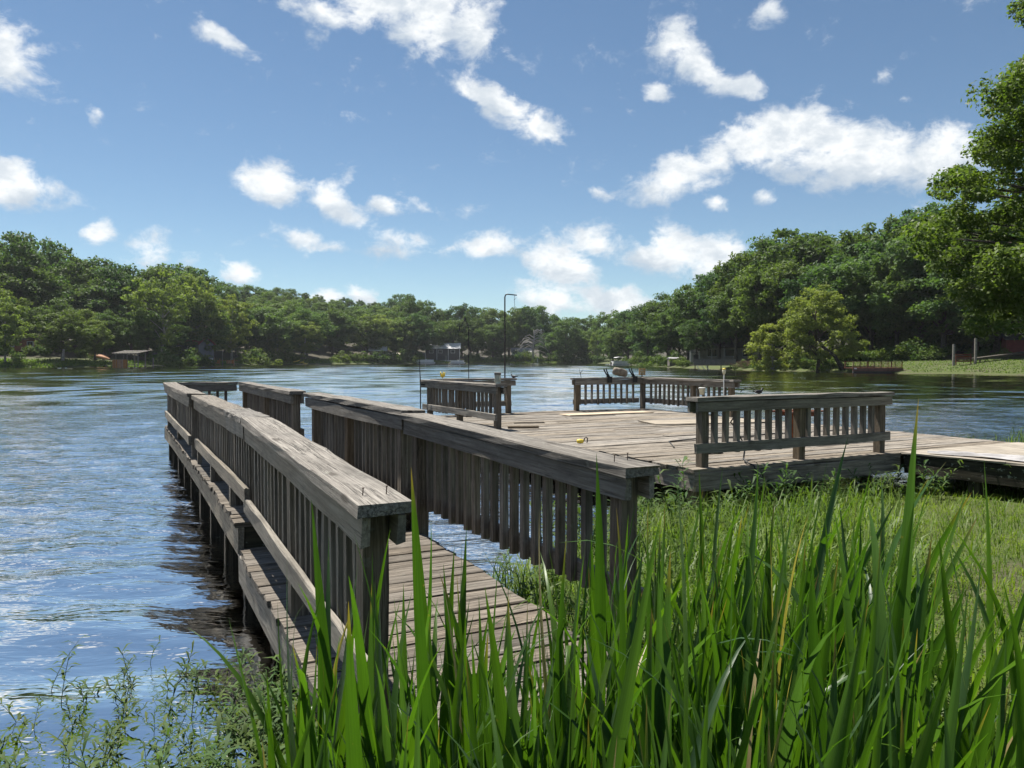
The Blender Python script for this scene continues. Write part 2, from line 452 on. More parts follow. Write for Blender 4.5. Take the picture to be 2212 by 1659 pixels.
def wobble(x, y):
    return (np.sin(x * .9 + 1.3) * np.cos(y * .8 + .4) * .03 + np.sin(x * .31 + y * .23) * .05)
def ground_z(x, y):
    x = np.asarray(x, float); y = np.asarray(y, float)
    d = lake_dist(x, y)
    near = (y < 60) & (x < 60)
    a = np.degrees(np.arctan2(x, y))
    s = np.interp(a, SL_A, SL_S)
    dp = np.maximum(d, 0)
    far_h = 0.55 * (1 - np.exp(-dp / 1.5)) + s * dp * 1.0
    far_h = np.where(far_h > 30, 30 + (far_h - 30) * .3, far_h)
    wn = np.clip((70 - np.hypot(x, y)) / 35, 0, 1)
    near_h = 0.20 * (1 - np.exp(-dp / 1.2)) + 0.016 * np.minimum(dp, 12) + .05 * np.maximum(dp - 12, 0) + wobble(x, y) * np.clip(dp, 0, 1)
    h = near_h * wn + far_h * (1 - wn)
    return np.where(d >= 0, h, np.maximum(-2.5, d * .28))
def gz(x, y): return float(ground_z(np.array([x]), np.array([y]))[0])

rr = np.concatenate([np.linspace(0.0, 16, 90), np.geomspace(16.4, 900, 150)])
aa = np.concatenate([np.linspace(-180, -50, 40), np.linspace(-49, 49, 240), np.linspace(50, 180, 40)])
R_, A_ = np.meshgrid(rr, np.radians(aa), indexing='ij')
gx, gy = R_ * np.sin(A_), R_ * np.cos(A_)
gzv = ground_z(gx, gy)
nv = np.stack([gx, gy, gzv], -1).reshape(-1, 3)
nr, na = len(rr), len(aa)
ii, jj = np.meshgrid(np.arange(nr - 1), np.arange(na - 1), indexing='ij')
q = np.stack([ii * na + jj, ii * na + jj + 1, (ii + 1) * na + jj + 1, (ii + 1) * na + jj], -1).reshape(-1, 4)[:, ::-1]
m, t, b, out = new_mat('ground_soil_and_turf')
co = t.node('ShaderNodeTexCoord').outputs['Object']
n1 = t.noise(co, 0.35, 6.0, 0.6).outputs['Fac']
n2 = t.noise(co, 9.0, 6.0, 0.7).outputs['Fac']
n3 = t.noise(co, 2.1, 5.0, 0.6).outputs['Fac']
turf = t.mix(n2, (0.022, 0.036, 0.007, 1), (0.085, 0.105, 0.016, 1))
turf = t.mix(t.smooth(n3, 0.45, 0.7), turf, (0.070, 0.088, 0.020, 1))
soil = t.mix(n2, (0.03, 0.024, 0.015, 1), (0.085, 0.068, 0.042, 1))
geo = t.node('ShaderNodeNewGeometry')
sz = t.node('ShaderNodeSeparateXYZ', None, Vector=geo.outputs['Position'])
wet = t.smooth(sz.outputs[2], -0.02, 0.12)
c = t.mix(t.math('MULTIPLY', t.smooth(n1, 0.30, 0.5), wet), soil, turf)
litter = t.mix(n2, (0.022, 0.020, 0.011, 1), (0.060, 0.050, 0.028, 1))
c = t.mix(t.smooth(t.math('ADD', sz.outputs[2], t.math('MULTIPLY', n1, 0.8)), 2.2, 2.9), c, litter)
t.set(b.inputs['Base Color'], c)
b.inputs['Roughness'].default_value = 0.95
bp = t.node('ShaderNodeBump', None, Strength=0.8, Distance=0.05, Height=n2)
t.set(b.inputs['Normal'], bp.outputs[0])
M['ground'] = m
tag(obj('ground', mesh_np('ground', nv, q, M['ground'], True)), None, None, kind='structure')

# water: a rippled sheet, finer close to the shore we stand on
rr = np.concatenate([np.linspace(1.2, 24, 460), np.geomspace(24.06, 430, 640)])
aa = np.concatenate([np.linspace(-110, -42, 30), np.linspace(-41, 41, 430), np.linspace(42, 80, 20)])
R_, A_ = np.meshgrid(rr, np.radians(aa), indexing='ij')
wx, wy = R_ * np.sin(A_), R_ * np.cos(A_)
wz = np.zeros_like(wx)
wr = np.random.default_rng(3)
near_k = np.clip((30 - R_) / 12, 0, 1)
wind = np.clip((R_ - 3.0) / 6.0, 0.0, 1.0)
for k in range(40):                            # ripples one can see singly
    lam = wr.uniform(0.26, 1.3)
    th = rad(wr.normal(82, 24))                # crests run mostly across the view
    amp = 0.0036 * lam ** 1.05
    ph = wr.uniform(0, 6.28)
    kx, ky = math.cos(th) * 2 * math.pi / lam, math.sin(th) * 2 * math.pi / lam
    env = .5 + .5 * np.sin(wx * wr.uniform(.15, .6) + wy * wr.uniform(.15, .6) + wr.uniform(0, 6))
    calm = (.34 + (2.7 if lam < .55 else 1.4) * wind) if lam < .8 else (.85 + .6 * wind)
    wz += amp * env * np.sin(kx * wx + ky * wy + ph) * np.clip(1.3 - R_ * .02 / lam, 0, 1) * calm * near_k
far_k = np.clip((R_ - 16) / 12, 0, 1)
lr = np.log(np.maximum(R_, 1))
for k in range(12):                            # chop farther out, coarser as it recedes
    K = wr.uniform(190, 330); mm = wr.uniform(-70, 70); ph = wr.uniform(0, 6.28)
    slope = .044
    env = .55 + .45 * np.sin(lr * wr.uniform(5, 16) + A_ * wr.uniform(4, 18) + wr.uniform(0, 6))
    wz += far_k * env * slope * np.minimum(R_, 160) / K * np.sin(K * lr + mm * A_ + ph)
nv = np.stack([wx, wy, wz], -1).reshape(-1, 3)
nr, na = len(rr), len(aa)
ii, jj = np.meshgrid(np.arange(nr - 1), np.arange(na - 1), indexing='ij')
q = np.stack([ii * na + jj, ii * na + jj + 1, (ii + 1) * na + jj + 1, (ii + 1) * na + jj], -1).reshape(-1, 4)[:, ::-1]
m, t, b, out = new_mat('lake_water')
co = t.node('ShaderNodeNewGeometry').outputs['Position']
dist = t.vmath('LENGTH', co)
dist = t.n[-1].outputs['Value']
windy = t.math('ADD', 0.10, t.math('MULTIPLY', t.smooth(dist, 2.0, 10.0), 0.9))
r1 = t.noise(t.vmath('MULTIPLY', co, (1.6, 4.2, 1)), 1.9, 3.0, 0.55, 0.4).outputs['Fac']
r2 = t.noise(t.vmath('MULTIPLY', co, (0.5, 1.5, 1)), 1.1, 3.0, 0.55, 0.3).outputs['Fac']
gust = t.smooth(t.noise(t.vmath('MULTIPLY', co, (0.02, 0.075, 1)), 1.0, 3.0, 0.55).outputs['Fac'], 0.30, 0.62)
windy = t.math('MULTIPLY', windy, t.math('SUBTRACT', 1.0, t.math('MULTIPLY', t.smooth(dist, 12.0, 45.0), 0.82)))
amp = t.math('MULTIPLY', windy, t.math('ADD', 0.55, t.math('MULTIPLY', gust, 0.45)))
h = t.math('ADD', t.math('MULTIPLY', t.math('MULTIPLY', r1, amp), 0.042), t.math('MULTIPLY', t.math('MULTIPLY', r2, amp), 0.022))
bp = t.node('ShaderNodeBump', None, Strength=1.0, Distance=1.0, Height=h)
fr = t.node('ShaderNodeFresnel', None, IOR=1.333)
t.set(fr.inputs['Normal'], bp.outputs[0])
gl = t.node('ShaderNodeBsdfGlossy', None, Color=(1.0, 0.975, 0.93, 1), Roughness=0.03)
t.set(gl.inputs['Normal'], bp.outputs[0])
df = t.node('ShaderNodeBsdfDiffuse', None, Color=(0.0025, 0.0055, 0.0065, 1))
mx = t.node('ShaderNodeMixShader', None, Fac=t.math('POWER', fr.outputs[0], 0.58, clamp=True))
t.l.new(df.outputs[0], mx.inputs[1]); t.l.new(gl.outputs[0], mx.inputs[2])
t.l.new(mx.outputs[0], out.inputs[0])
t.n.remove(b)
M['water'] = m
tag(obj('water', mesh_np('water', nv, q, M['water'], True)), None, None, kind='structure')

# ------------------------------------------------------------------ lumber
TD = Vector((-.458, .889, 0)).normalized()      # along the piers, away from the shore
ND = Vector((.889, .458, 0)).normalized()       # across them
def P(n, t, z): return ND * n + TD * t + Vector((0, 0, z))

_bm = {}
def board_mesh(L, w, h, mat, var=0, segs=None, ch=0.005, rough=0.0025):
    key = (round(L, 3), round(w, 4), round(h, 4), mat.name, var)
    if key in _bm: return _bm[key]
    r = np.random.default_rng(abs(hash((round(L * 1000), round(w * 1e4), round(h * 1e4), var))) % 2 ** 31)
    segs = segs or max(1, min(9, int(L / 0.45)))
    prof = np.array([(-w / 2, -h / 2), (w / 2, -h / 2), (w / 2, h / 2 - ch), (w / 2 - ch, h / 2), (-w / 2 + ch, h / 2), (-w / 2, h / 2 - ch)])
    np_ = len(prof); vs = []
    bow_y, bow_z = r.normal(0, .0018 * L), r.normal(0, .0012 * L)
    for i in range(segs + 1):
        x = L * i / segs - L / 2
        k = 1 - (2 * x / L) ** 2
        jit = r.normal(0, rough, (np_, 2))
        endj = r.normal(0, rough * 1.5, np_) if i in (0, segs) else np.zeros(np_)
        for (y, z), (jy, jz), e in zip(prof, jit, endj):
            vs.append((x + e, y + jy + bow_y * k, z + jz + bow_z * k))
    f4 = [(i * np_ + k, (i + 1) * np_ + k, (i + 1) * np_ + (k + 1) % np_, i * np_ + (k + 1) % np_) for i in range(segs) for k in range(np_)]
    f4 = [f[::-1] for f in f4]
    me = bpy.data.meshes.new('board')
    me.from_pydata(vs, [], f4 + [tuple(range(np_)), tuple(segs * np_ + k for k in range(np_))[::-1]])
    me.materials.append(mat)
    # face directions outwards
    import bmesh
    bm_ = bmesh.new(); bm_.from_mesh(me); bmesh.ops.recalc_face_normals(bm_, faces=bm_.faces); bm_.to_mesh(me); bm_.free()
    _bm[key] = me
    return me

def board(name, parent, a, b, w, h, mat, up=None, var=None, roll=0.0, **kw):
    """a, b: the ends of the centre line; w across, h along 'up'"""
    a, b = Vector(a), Vector(b)
    X = (b - a); L = X.length; X.normalize()
    up = Vector(up) if up is not None else Vector((0, 0, 1))
    if abs(X.dot(up)) > .99: up = ND
    Y = up.cross(X).normalized(); Z = X.cross(Y)
    Mx = Matrix((X, Y, Z)).transposed().to_4x4()
    if roll: Mx = Mx @ Matrix.Rotation(roll, 4, 'X')
    Mx.translation = (a + b) / 2
    var = random.randrange(4) if var is None else var
    return obj(name, board_mesh(L, w, h, mat, var, **kw), parent, Mx)

CAPW, CAPT, FH, FT, PW = .200, .043, .104, .034, .094
def railing(parent, a, b, outer, posts, spacing=.121, drop=.60, bottom=.085, gap=.115, base=None, skip_first=.09, skip_last=.09, cut=None,
            inner_fascia=True, bottom_ext=0.0, name='handrail', cap_ext=(0.06, 0.06), post_low=0.0, bw=.043):
    """a, b: (n, t, z of cap top) of the rail's centre line; outer: vector to the outside;
       posts: list of distances from a; base: deck height; cut: list of distances at which cap and fascia are butted"""
    A, B = P(*a), P(*b)
    D = B - A; L = D.length; d = D.normalized()
    dh = Vector((d.x, d.y, 0)).normalized()
    o = Vector(outer); o.z = 0; o.normalize()
    side = o
    Zu = Vector((0, 0, 1))
    cuts = [-cap_ext[0]] + list(cut or []) + [L + cap_ext[1]]
    root = None
    for k in range(len(cuts) - 1):
        s0, s1 = cuts[k] + (.002 if k else 0), cuts[k + 1] - .002
        dz = Vector((0, 0, -CAPT / 2 + random.uniform(-.003, .003)))
        c_ = board(name if root is None else 'cap_board', root or parent, A + d * s0 + dz, A + d * s1 + dz, CAPW, CAPT, M['cap'], var=random.randrange(50), segs=9, rough=.003)
        root = root or c_
    for sgn in ((1, -1) if inner_fascia else (1,)):
        for k in range(len(cuts) - 1):
            s0, s1 = cuts[k] + .02 * (k == 0) + (.003 if k else 0), cuts[k + 1] - .02 * (k == len(cuts) - 2) - .003
            off = side * sgn * (PW / 2 + FT / 2 + .001) + Vector((0, 0, -CAPT - FH / 2 - .006))
            board('fascia_board', root, A + d * s0 + off, A + d * s1 + off, FT, FH, M['fascia'], var=random.randrange(50), segs=8)
    for s in posts:
        p = A + d * s
        zb = (base(s) if callable(base) else base) - post_low
        board('post', root, Vector((p.x, p.y, zb)), Vector((p.x, p.y, p.z - CAPT - .003)), PW, PW, M['post'], up=dh, segs=3, rough=.0015)
    s = skip_first
    while s < L - skip_last:
        if all(abs(s - q_) > .078 for q_ in posts):
            p = A + d * s + side * (PW / 2 - .022)
            jl = random.uniform(-.012, .012)
            tl = random.uniform(-.006, .006)
            board('baluster', root, p + Vector((0, 0, -CAPT - drop + jl)) + dh * tl, p + Vector((0, 0, -CAPT - .012)), bw, bw, M['baluster'], up=dh, segs=2, rough=.0012)
        s += spacing * random.uniform(.96, 1.04)
    if bottom:
        off = side * (PW / 2 + FT / 2 + .002)
        zb = lambda s_: Vector((0, 0, -CAPT - drop + bottom / 2 + .02))
        board('bottom_rail', root, A - d * (.05 + bottom_ext) + off + zb(0), A + d * (L + .05) + off + zb(1), FT, bottom + .02, M['fascia'], var=random.randrange(50), segs=8)
    return root

ZD = .57               # pier deck
ZC = 1.29              # top of the rail caps
STEP = 5.5             # where the walkway drops one step towards the bank
def zn(t): return .40 - (STEP - t) * .033     # near walkway deck

# ------------------------------------------------------------------ left pier: walkway with a fishing end
pier = empty('walkway_pier', P(1.36, 8, 0), 'narrow grey weathered timber walkway pier with railings on both sides and a stepped-down near end', 'pier')
n0, n1 = .72, 2.02
t = 2.42
while t < STEP - .07:
    z = zn(t)
    e0, e1 = random.uniform(-.012, .012), random.uniform(-.02, .02)
    board('deck_board', pier, P(n0 + e0, t + .07, z - .019 + random.uniform(-.003, .003)), P(n1 + e1, t + .07, z - .019 + random.uniform(-.003, .003)), .140, .038, M['walk'], roll=0)
    t += .1455
t = STEP
while t < 14.2:
    e0, e1 = random.uniform(-.012, .012), random.uniform(-.012, .012)
    z = ZD - .019 + random.uniform(-.003, .003)
    board('deck_board', pier, P(n0 + e0, t + .07, z), P(n1 + e1, t + .07, z), .140, .038, M['walk'])
    t += .1455
# rims, the riser of the step, joists
board('rim_joist', pier, P(.745, STEP - .01, ZD - .04 - .095), P(.745, 14.26, ZD - .04 - .095), .04, .19, M['rim'], segs=9)
board('rim_joist', pier, P(1.995, STEP - .01, ZD - .04 - .095), P(1.995, 14.26, ZD - .04 - .095), .04, .19, M['rim'], segs=9)
board('rim_joist', pier, P(.72, 14.24, ZD - .04 - .095), P(2.02, 14.24, ZD - .04 - .095), .04, .19, M['rim'])
board('riser', pier, P(.77, STEP + .02, ZD - .04 - .075), P(1.97, STEP + .02, ZD - .04 - .075), .04, .15, M['mossy'])
for nn in (.742, 1.998):
    board('rim_joist', pier, P(nn, 2.4, zn(2.4) - .04 - .095), P(nn, STEP - .03, zn(STEP) - .04 - .095), .04, .19, M['rim'], segs=7)
board('center_joist', pier, P(1.37, 5.6, ZD - .135), P(1.37, 14.2, ZD - .135), .04, .18, M['piling'])
t = 5.62
while t < 14.3:
    for nn in (.84, 1.90):
        board('piling', pier, P(nn, t, -1.2), P(nn, t, ZD - .05), .115, .115, M['piling'], up=TD, segs=3)
    board('cross_beam', pier, P(.79, t + .08, ZD - .30), P(1.95, t + .08, ZD - .30), .04, .14, M['piling'])
    t += 1.07
for t in (4.6, 3.6):
    for nn in (.84, 1.90):
        board('piling', pier, P(nn, t, -1.0), P(nn, t, zn(t) - .05), .10, .10, M['piling'], up=TD, segs=3)
# left side rails: the far piece A, the main piece and the sloping near piece
LN = -ND
railing(pier, (.80, 9.35, ZC + .012), (.80, 14.0, ZC + .012), LN, [.03, 2.3, 4.60], base=ZD, drop=.545, cap_ext=(.07, .17))
railing(pier, (.845, 5.45, ZC), (.845, 9.12, ZC), LN, [.75, 2.05], base=ZD, drop=.55, cap_ext=(.0, .14), cut=[.95], skip_first=.02, skip_last=.02)
nl = railing(pier, (.825, 2.62, 1.185), (.845, 5.44, ZC - .001), LN, [.10, 1.45], base=lambda s: zn(2.62 + s) , drop=.62, cap_ext=(.06, .0), skip_first=.19, skip_last=-.01, post_low=.03)
for t in (6.15, 7.5, 8.75):
    board('standoff_block', pier, P(.775, t, ZD), P(.775, t, ZC - .046 - .545 + .02), .04, .08, M['fascia'], up=TD, segs=1)
# far end
railing(pier, (.93, 14.12, ZC + .006), (1.88, 14.12, ZC + .006), TD, [], base=ZD, drop=.545, cap_ext=(.02, .0), spacing=.135)
# right side rails
railing(pier, (2.00, 9.75, ZC), (2.00, 14.02, ZC), ND, [.05, 2.1, 4.25], base=ZD, drop=.545, cap_ext=(.07, .19))
railing(pier, (2.00, 5.62, ZC + .01), (2.00, 8.78, ZC + .01), ND, [.10, 1.65, 3.05], base=ZD - .1, drop=.66, bottom=.085, cap_ext=(.10, .13))
nr_ = railing(pier, (2.135, 2.90, 1.192), (2.00, 5.52, ZC - .012), ND, [.08, 2.50], base=lambda s: zn(2.9 + s) - .12, drop=.66, bottom=.085, cap_ext=(.06, .02), skip_first=.17, spacing=.122)
# nails standing proud at the cap ends
def nail(parent, p, h=.028, lean=(0, 0)):
    mb = MB().tube([p, (p[0] + lean[0], p[1] + lean[1], p[2] + h)], .0022, 5).tube([(p[0] + lean[0], p[1] + lean[1], p[2] + h - .001), (p[0] + lean[0], p[1] + lean[1], p[2] + h + .002)], .005, 6)
    return mb.build('nail', M['rust'], parent)
for (n_, t_, hh) in ((.785, 2.70, .03), (.87, 2.69, .032)):
    nail(nl, P(n_, t_, 1.187), hh, (.002, .001))
for (n_, t_, hh) in ((2.09, 3.00, .03), (2.18, 3.02, .034)):
    nail(nr_, P(n_, t_, 1.197), hh, (.001, 0))

# ------------------------------------------------------------------ right pier: the square platform and its gangway
plat = empty('platform_pier', P(8, 10, 0), 'wide square weathered timber dock platform with low railings and a gangway to the lawn', 'dock')
PN0, PN1, PT0, PT1 = 5.20, 10.72, 6.05, 14.25
t = PT0
k = 0
while t < PT1 - .1:
    z = ZD - .019
    cut = PN0 + random.choice((1.8, 2.4, 3.05, 3.6, 4.2)) + random.uniform(-.1, .1)
    e0 = random.uniform(-.015, .015)
    for (s0, s1) in ((PN0 + e0, cut - .003), (cut + .003, PN1 + random.uniform(-.015, .015))):
        board('deck_board', plat, P(s0, t + .07, z + random.uniform(-.004, .004)), P(s1, t + .07, z + random.uniform(-.004, .004)), .140, .038, M['deck'], segs=6)
    t += .1458; k += 1
zr = ZD - .04 - .095
board('rim_joist', plat, P(PN0 + .0, PT0 + .01, zr), P(8.36, PT0 + .01, zr), .04, .19, M['rim'], segs=8)
board('rim_joist', plat, P(PN0 + .03, PT0 + .04, zr), P(PN0 + .03, PT1 - .03, zr), .04, .19, M['rim'], segs=9)
board('rim_joist', plat, P(PN0, PT1 - .03, zr), P(PN1, PT1 - .03, zr), .04, .19, M['rim'], segs=9)
board('rim_joist', plat, P(PN1 - .03, PT0, zr), P(PN1 - .03, PT1, zr), .04, .19, M['rim'], segs=9)
for nn in (5.35, 7.1, 8.9, 10.5):
    for tt in (6.2, 8.2, 10.2, 12.2, 14.0):
        board('piling', plat, P(nn, tt, -1.6), P(nn, tt, ZD - .05), .135, .135, M['piling'] if tt > 6.5 else M['post'], up=TD, segs=3)
for tt in (7.2, 9.2, 11.2, 13.2):
    board('beam', plat, P(PN0 + .1, tt, ZD - .33), P(PN1 - .1, tt, ZD - .33), .05, .19, M['piling'], segs=6)
# front rail K
kr = railing(plat, (5.40, 6.17, ZC + .004), (8.18, 6.17, ZC + .004), -TD, [.0, 1.40, 2.74], base=ZD - .01, drop=.545, spacing=.152, cap_ext=(.15, .10), skip_first=.14, bottom_ext=.10, bw=.054)
# left rail F, back rails G and H, right rail J
railing(plat, (5.40, 10.95, ZC), (5.40, 14.1, ZC), -ND, [.04, 1.55, 3.0], base=ZD, drop=.545, spacing=.155, cap_ext=(.10, .16))
railing(plat, (5.52, 14.14, ZC + .01), (7.25, 14.14, ZC + .01), TD, [.85, 1.68], base=ZD, drop=.545, spacing=.155, cap_ext=(.0, .10))
railing(plat, (8.86, 14.14, ZC), (10.5, 14.14, ZC), TD, [.0], base=ZD, drop=.545, spacing=.158, cap_ext=(.10, .20))
railing(plat, (10.6, 11.25, ZC), (10.6, 14.02, ZC), ND, [.04, 1.15, 2.86], base=ZD, drop=.545, spacing=.158, cap_ext=(.12, .0), skip_last=.05)
for (n_, t_) in ((5.9, 6.13), (6.4, 6.13), (7.0, 6.13), (7.5, 6.13), (7.95, 6.13)):
    pass
# gangway to the bank
gz0, gz1 = ZD, ZD + .09
def gw(t): return gz0 + (PT0 - t) / 5.0 * (gz1 - gz0)
tt = PT0 - .004
for (L_, var) in ((1.22, 0), (1.22, 1), (1.22, 2), (1.22, 3), (1.0, 4)):
    a_, b_ = tt, tt - L_ + .006
    board('plywood_sheet', plat, P(9.56, a_, gw(a_) - .008), P(9.56, b_, gw(b_) - .008), 2.36, .022, M['plywood'], var=var, segs=5)
    tt -= L_
for nn, mt in ((8.42, 'mossy'), (9.55, 'piling'), (10.68, 'mossy')):
    board('gangway_beam', plat, P(nn, PT0 - .03, gw(PT0) - .135), P(nn, .2, gw(.2) - .135), .06, .225, M[mt], segs=9)
for tt in (5.2, 3.2, 1.2):
    for nn in (8.5, 10.6):
        board('piling', plat, P(nn, tt, -.6), P(nn, tt, gw(tt) - .15), .13, .13, M['mossy'], up=TD, segs=2)

# ------------------------------------------------------------------ things on the piers
def lathe(prof, n=14):
    """prof: (radius, z) list -> MB"""
    mb = MB(); b = 0
    for r_, z_ in prof:
        for k in range(n):
            a_ = 2 * math.pi * k / n
            mb.v.append((r_ * math.cos(a_), r_ * math.sin(a_), z_))
    for i in range(len(prof) - 1):
        for k in range(n):
            mb.f4.append((i * n + k, i * n + (k + 1) % n, (i + 1) * n + (k + 1) % n, (i + 1) * n + k))
    mb.fn.append(tuple(range(n))[::-1]); mb.fn.append(tuple((len(prof) - 1) * n + k for k in range(n)))
    return mb

T0 = Matrix.Translation
# tall pole with a square arm
p = P(7.18, 14.26, 1.0)
o = empty('hanging_pole', p, 'tall black iron pole with a short right-angle arm and a dangling wire', 'pole')
top = pz(636, p.y) ; x, y = p.x, p.y
MB().tube([(x, y, .75), (x, y, top - .06), (x + .015, y, top - .015), (x + .06, y, top), (x + .25, y + .02, top - .02)], [.016, .014, .014, .013, .011], 8).build('pole', M['iron'], o, smooth=True)
MB().tube([(x + .20, y + .015, top - .02), (x + .195, y + .015, top - .12), (x + .205, y + .015, top - .22), (x + .19, y + .01, top - .27)], .004, 5).tube([(x + .198, y + .015, top - .12), (x + .235, y + .01, top - .07)], .003, 5).build('wire', M['iron'], o)
# shepherd hook with finial
p = P(6.36, 14.26, 1.0); x, y = p.x, p.y
o = empty('shepherd_hook', p, 'thin black shepherd hook with an arched top and a small finial', 'garden hook')
zt = pz(693, y)
arch = [(x, y, .8), (x, y, zt - .36)] + [(x - .075 + .075 * math.cos(a_), y, zt - .20 + .20 * math.sin(a_)) for a_ in np.linspace(0, math.pi * .86, 9)] + [(x - .155, y, zt - .22)]
MB().tube(arch, .0085, 7).build('stem', M['iron'], o, smooth=True)
MB().tube([(x - .155, y, zt - .22), (x - .185, y, zt - .20), (x - .185, y, zt - .10)], [.008, .012, .014], 6).build('hook_end', M['iron'], o)
MB().tube([(x - .075, y, zt), (x - .073, y, zt + .03), (x - .075, y, zt + .06), (x - .08, y, zt + .10)], [.012, .028, .016, .003], 7).build('finial', M['iron'], o)
# thin rod outside the left rail
p = P(5.24, 14.05, 0); x, y = p.x, p.y
o = empty('thin_rod', p, 'very thin dark upright rod clamped outside the end of the left platform rail', 'rod')
MB().tube([(x, y, -.6), (x + .004, y, 1.2), (x - .02, y, pz(770, y))], [.013, .012, .005], 6).build('rod', M['iron'], o)
MB().box((x + .05, y + .03, 1.2), (.10, .05, .025)).build('clamp', M['iron'], o)
# yellow tulip light
def tulip(p, label):
    o = empty('tulip_light', p, label, 'garden light')
    m4 = T0(p)
    MB().tube([(0, 0, 0), (.003, 0, .06)], .007, 6).build('stalk', M['offwhite'], o, m4)
    for k in range(5):
        a_ = k * 1.2566
        c_, s_ = math.cos(a_), math.sin(a_)
        MB().tube([(0, 0, .055), (.030 * c_, .030 * s_, .085), (.036 * c_, .036 * s_, .125), (.055 * c_, .055 * s_, .165)], [.006, .018, .016, .002], 6).build('petal', M['yellow'], o, m4, smooth=True)
tulip(P(5.42, 13.35, ZC), 'pale yellow tulip shaped light on the left platform rail cap')
# jar
p = P(5.42, 11.02, ZC)
o = empty('glass_jar', p, 'small clear glass jar candle holder beside the post of the left platform rail', 'jar')
lathe([(.040, .0), (.048, .006), (.050, .05), (.050, .13), (.046, .15)], 16).build('body', M['jar'], o, T0(p), smooth=True)
lathe([(.054, .145), (.056, .15), (.056, .185), (.050, .19)], 16).build('rim_band', M['greywood'], o, T0(p))
# wrought iron bird by the tall pole
def iron_bird(p, rz, s, label, rod=None):
    o = empty('bird_ornament', p, label, 'ornament')
    m4 = T0(p) @ Matrix.Rotation(rz, 4, 'Z') @ Matrix.Scale(s, 4)
    MB().tube([(-.16, 0, .05), (-.10, 0, .055), (-.03, 0, .05), (.04, 0, .05), (.075, 0, .085), (.085, 0, .115), (.10, 0, .125), (.13, 0, .122)], [.004, .028, .048, .042, .022, .020, .018, .003], 8).build('body', M['iron'], o, m4, smooth=True)
    MB().tube([(-.15, 0, .055), (-.21, 0, .085)], [.016, .004], 6).build('tail', M['iron'], o, m4)
    for sg in (-1, 1):
        MB().tube([(0, .015 * sg, .01), (0, .02 * sg, -.0)], .005, 5).build('leg', M['iron'], o, m4)
    if rod:
        MB().tube(rod, .007, 6).build('curved_rod', M['iron'], o, smooth=True)
    return o
iron_bird(P(7.32, 14.14, ZC + .01), 2.4, .62, 'tiny dark metal bird sitting beside the tall black pole')
pj = P(10.58, 11.03, 1.06)
endp = Vector((pj.x + .33, pj.y - .10, 1.03))
iron_bird(endp, .5, .85, 'dark metal bird on a curved rod at the end of the right platform rail',
          [tuple(pj), (pj.x + .06, pj.y - .02, pj.z + .07), (pj.x + .15, pj.y - .04, pj.z + .10), (pj.x + .24, pj.y - .07, pj.z + .06), tuple(endp + Vector((-.02, 0, .03)))])
# twig ornament and rod holders on the back rail
p = P(8.97, 14.14, ZC)
o = empty('twig_holder', p, 'bent wire forked like a twig clipped to the back rail end', 'rod rest')
MB().tube([(0, 0, -.10), (.0, -.02, .0), (-.02, -.02, .10), (-.045, -.02, .20)], [.006, .006, .005, .003], 6).build('stem', M['iron'], o, T0(p))
MB().tube([(-.018, -.02, .09), (.03, -.02, .17), (.055, -.02, .18)], [.005, .004, .002], 6).build('fork', M['iron'], o, T0(p))
MB().box((0, -.02, -.09), (.05, .12, .02)).build('clip', M['iron'], o, T0(p))
def rod_holder(p, label):
    o = empty('rod_holder', p, label, 'rod holder')
    MB().tube([(.05, 0, .0), (.02, 0, .035), (-.02, 0, .10), (-.05, 0, .15), (-.06, 0, .19)], [.02, .018, .016, .016, .013], 7).build('prong', M['iron'], o, T0(p))
    MB().tube([(.075, .02, .0), (.05, .02, .04), (.02, .02, .11), (-.005, .02, .17), (.0, .02, .20)], [.018, .016, .014, .014, .012], 7).build('prong', M['iron'], o, T0(p))
    MB().box((.06, .0, .012), (.13, .09, .022)).box((.06, -.10, -.05), (.10, .02, .13)).build('bracket', M['iron'], o, T0(p))
rod_holder(P(9.62, 14.12, ZC), 'black two-pronged rod holder on the back rail, between twig wire and rock')
rod_holder(P(10.30, 14.12, ZC), 'black two-pronged rod holder on the back rail, between rock and lantern')
# rock
p = P(9.99, 14.14, ZC)
rv = np.random.default_rng(11)
import bmesh
bm_ = bmesh.new(); bmesh.ops.create_icosphere(bm_, subdivisions=3, radius=1)
for v_ in bm_.verts:
    c_ = v_.co
    # squarish, tilted slab of stone
    k_ = max(abs(c_.x), abs(c_.y), abs(c_.z))
    c_ *= (1 / k_) * .62 + .38
    w_ = 1 + .07 * math.sin(c_.x * 5 + 1) * math.cos(c_.y * 4 + c_.z * 3) + .03 * math.sin(c_.z * 11 + c_.x * 9)
    v_.co = Vector((c_.x * .165 * w_, c_.y * .10 * w_, c_.z * .088 * w_))
me = bpy.data.meshes.new('rock'); bm_.to_mesh(me); bm_.free(); me.materials.append(M['rock'])
for pl in me.polygons: pl.use_smooth = True
tag(obj('rock', me, None, T0(p + Vector((0, 0, .112))) @ Matrix.Rotation(.25, 4, 'Z') @ Matrix.Rotation(.22, 4, 'Y')), 'blocky tan rock resting tilted on the back rail cap', 'rock')
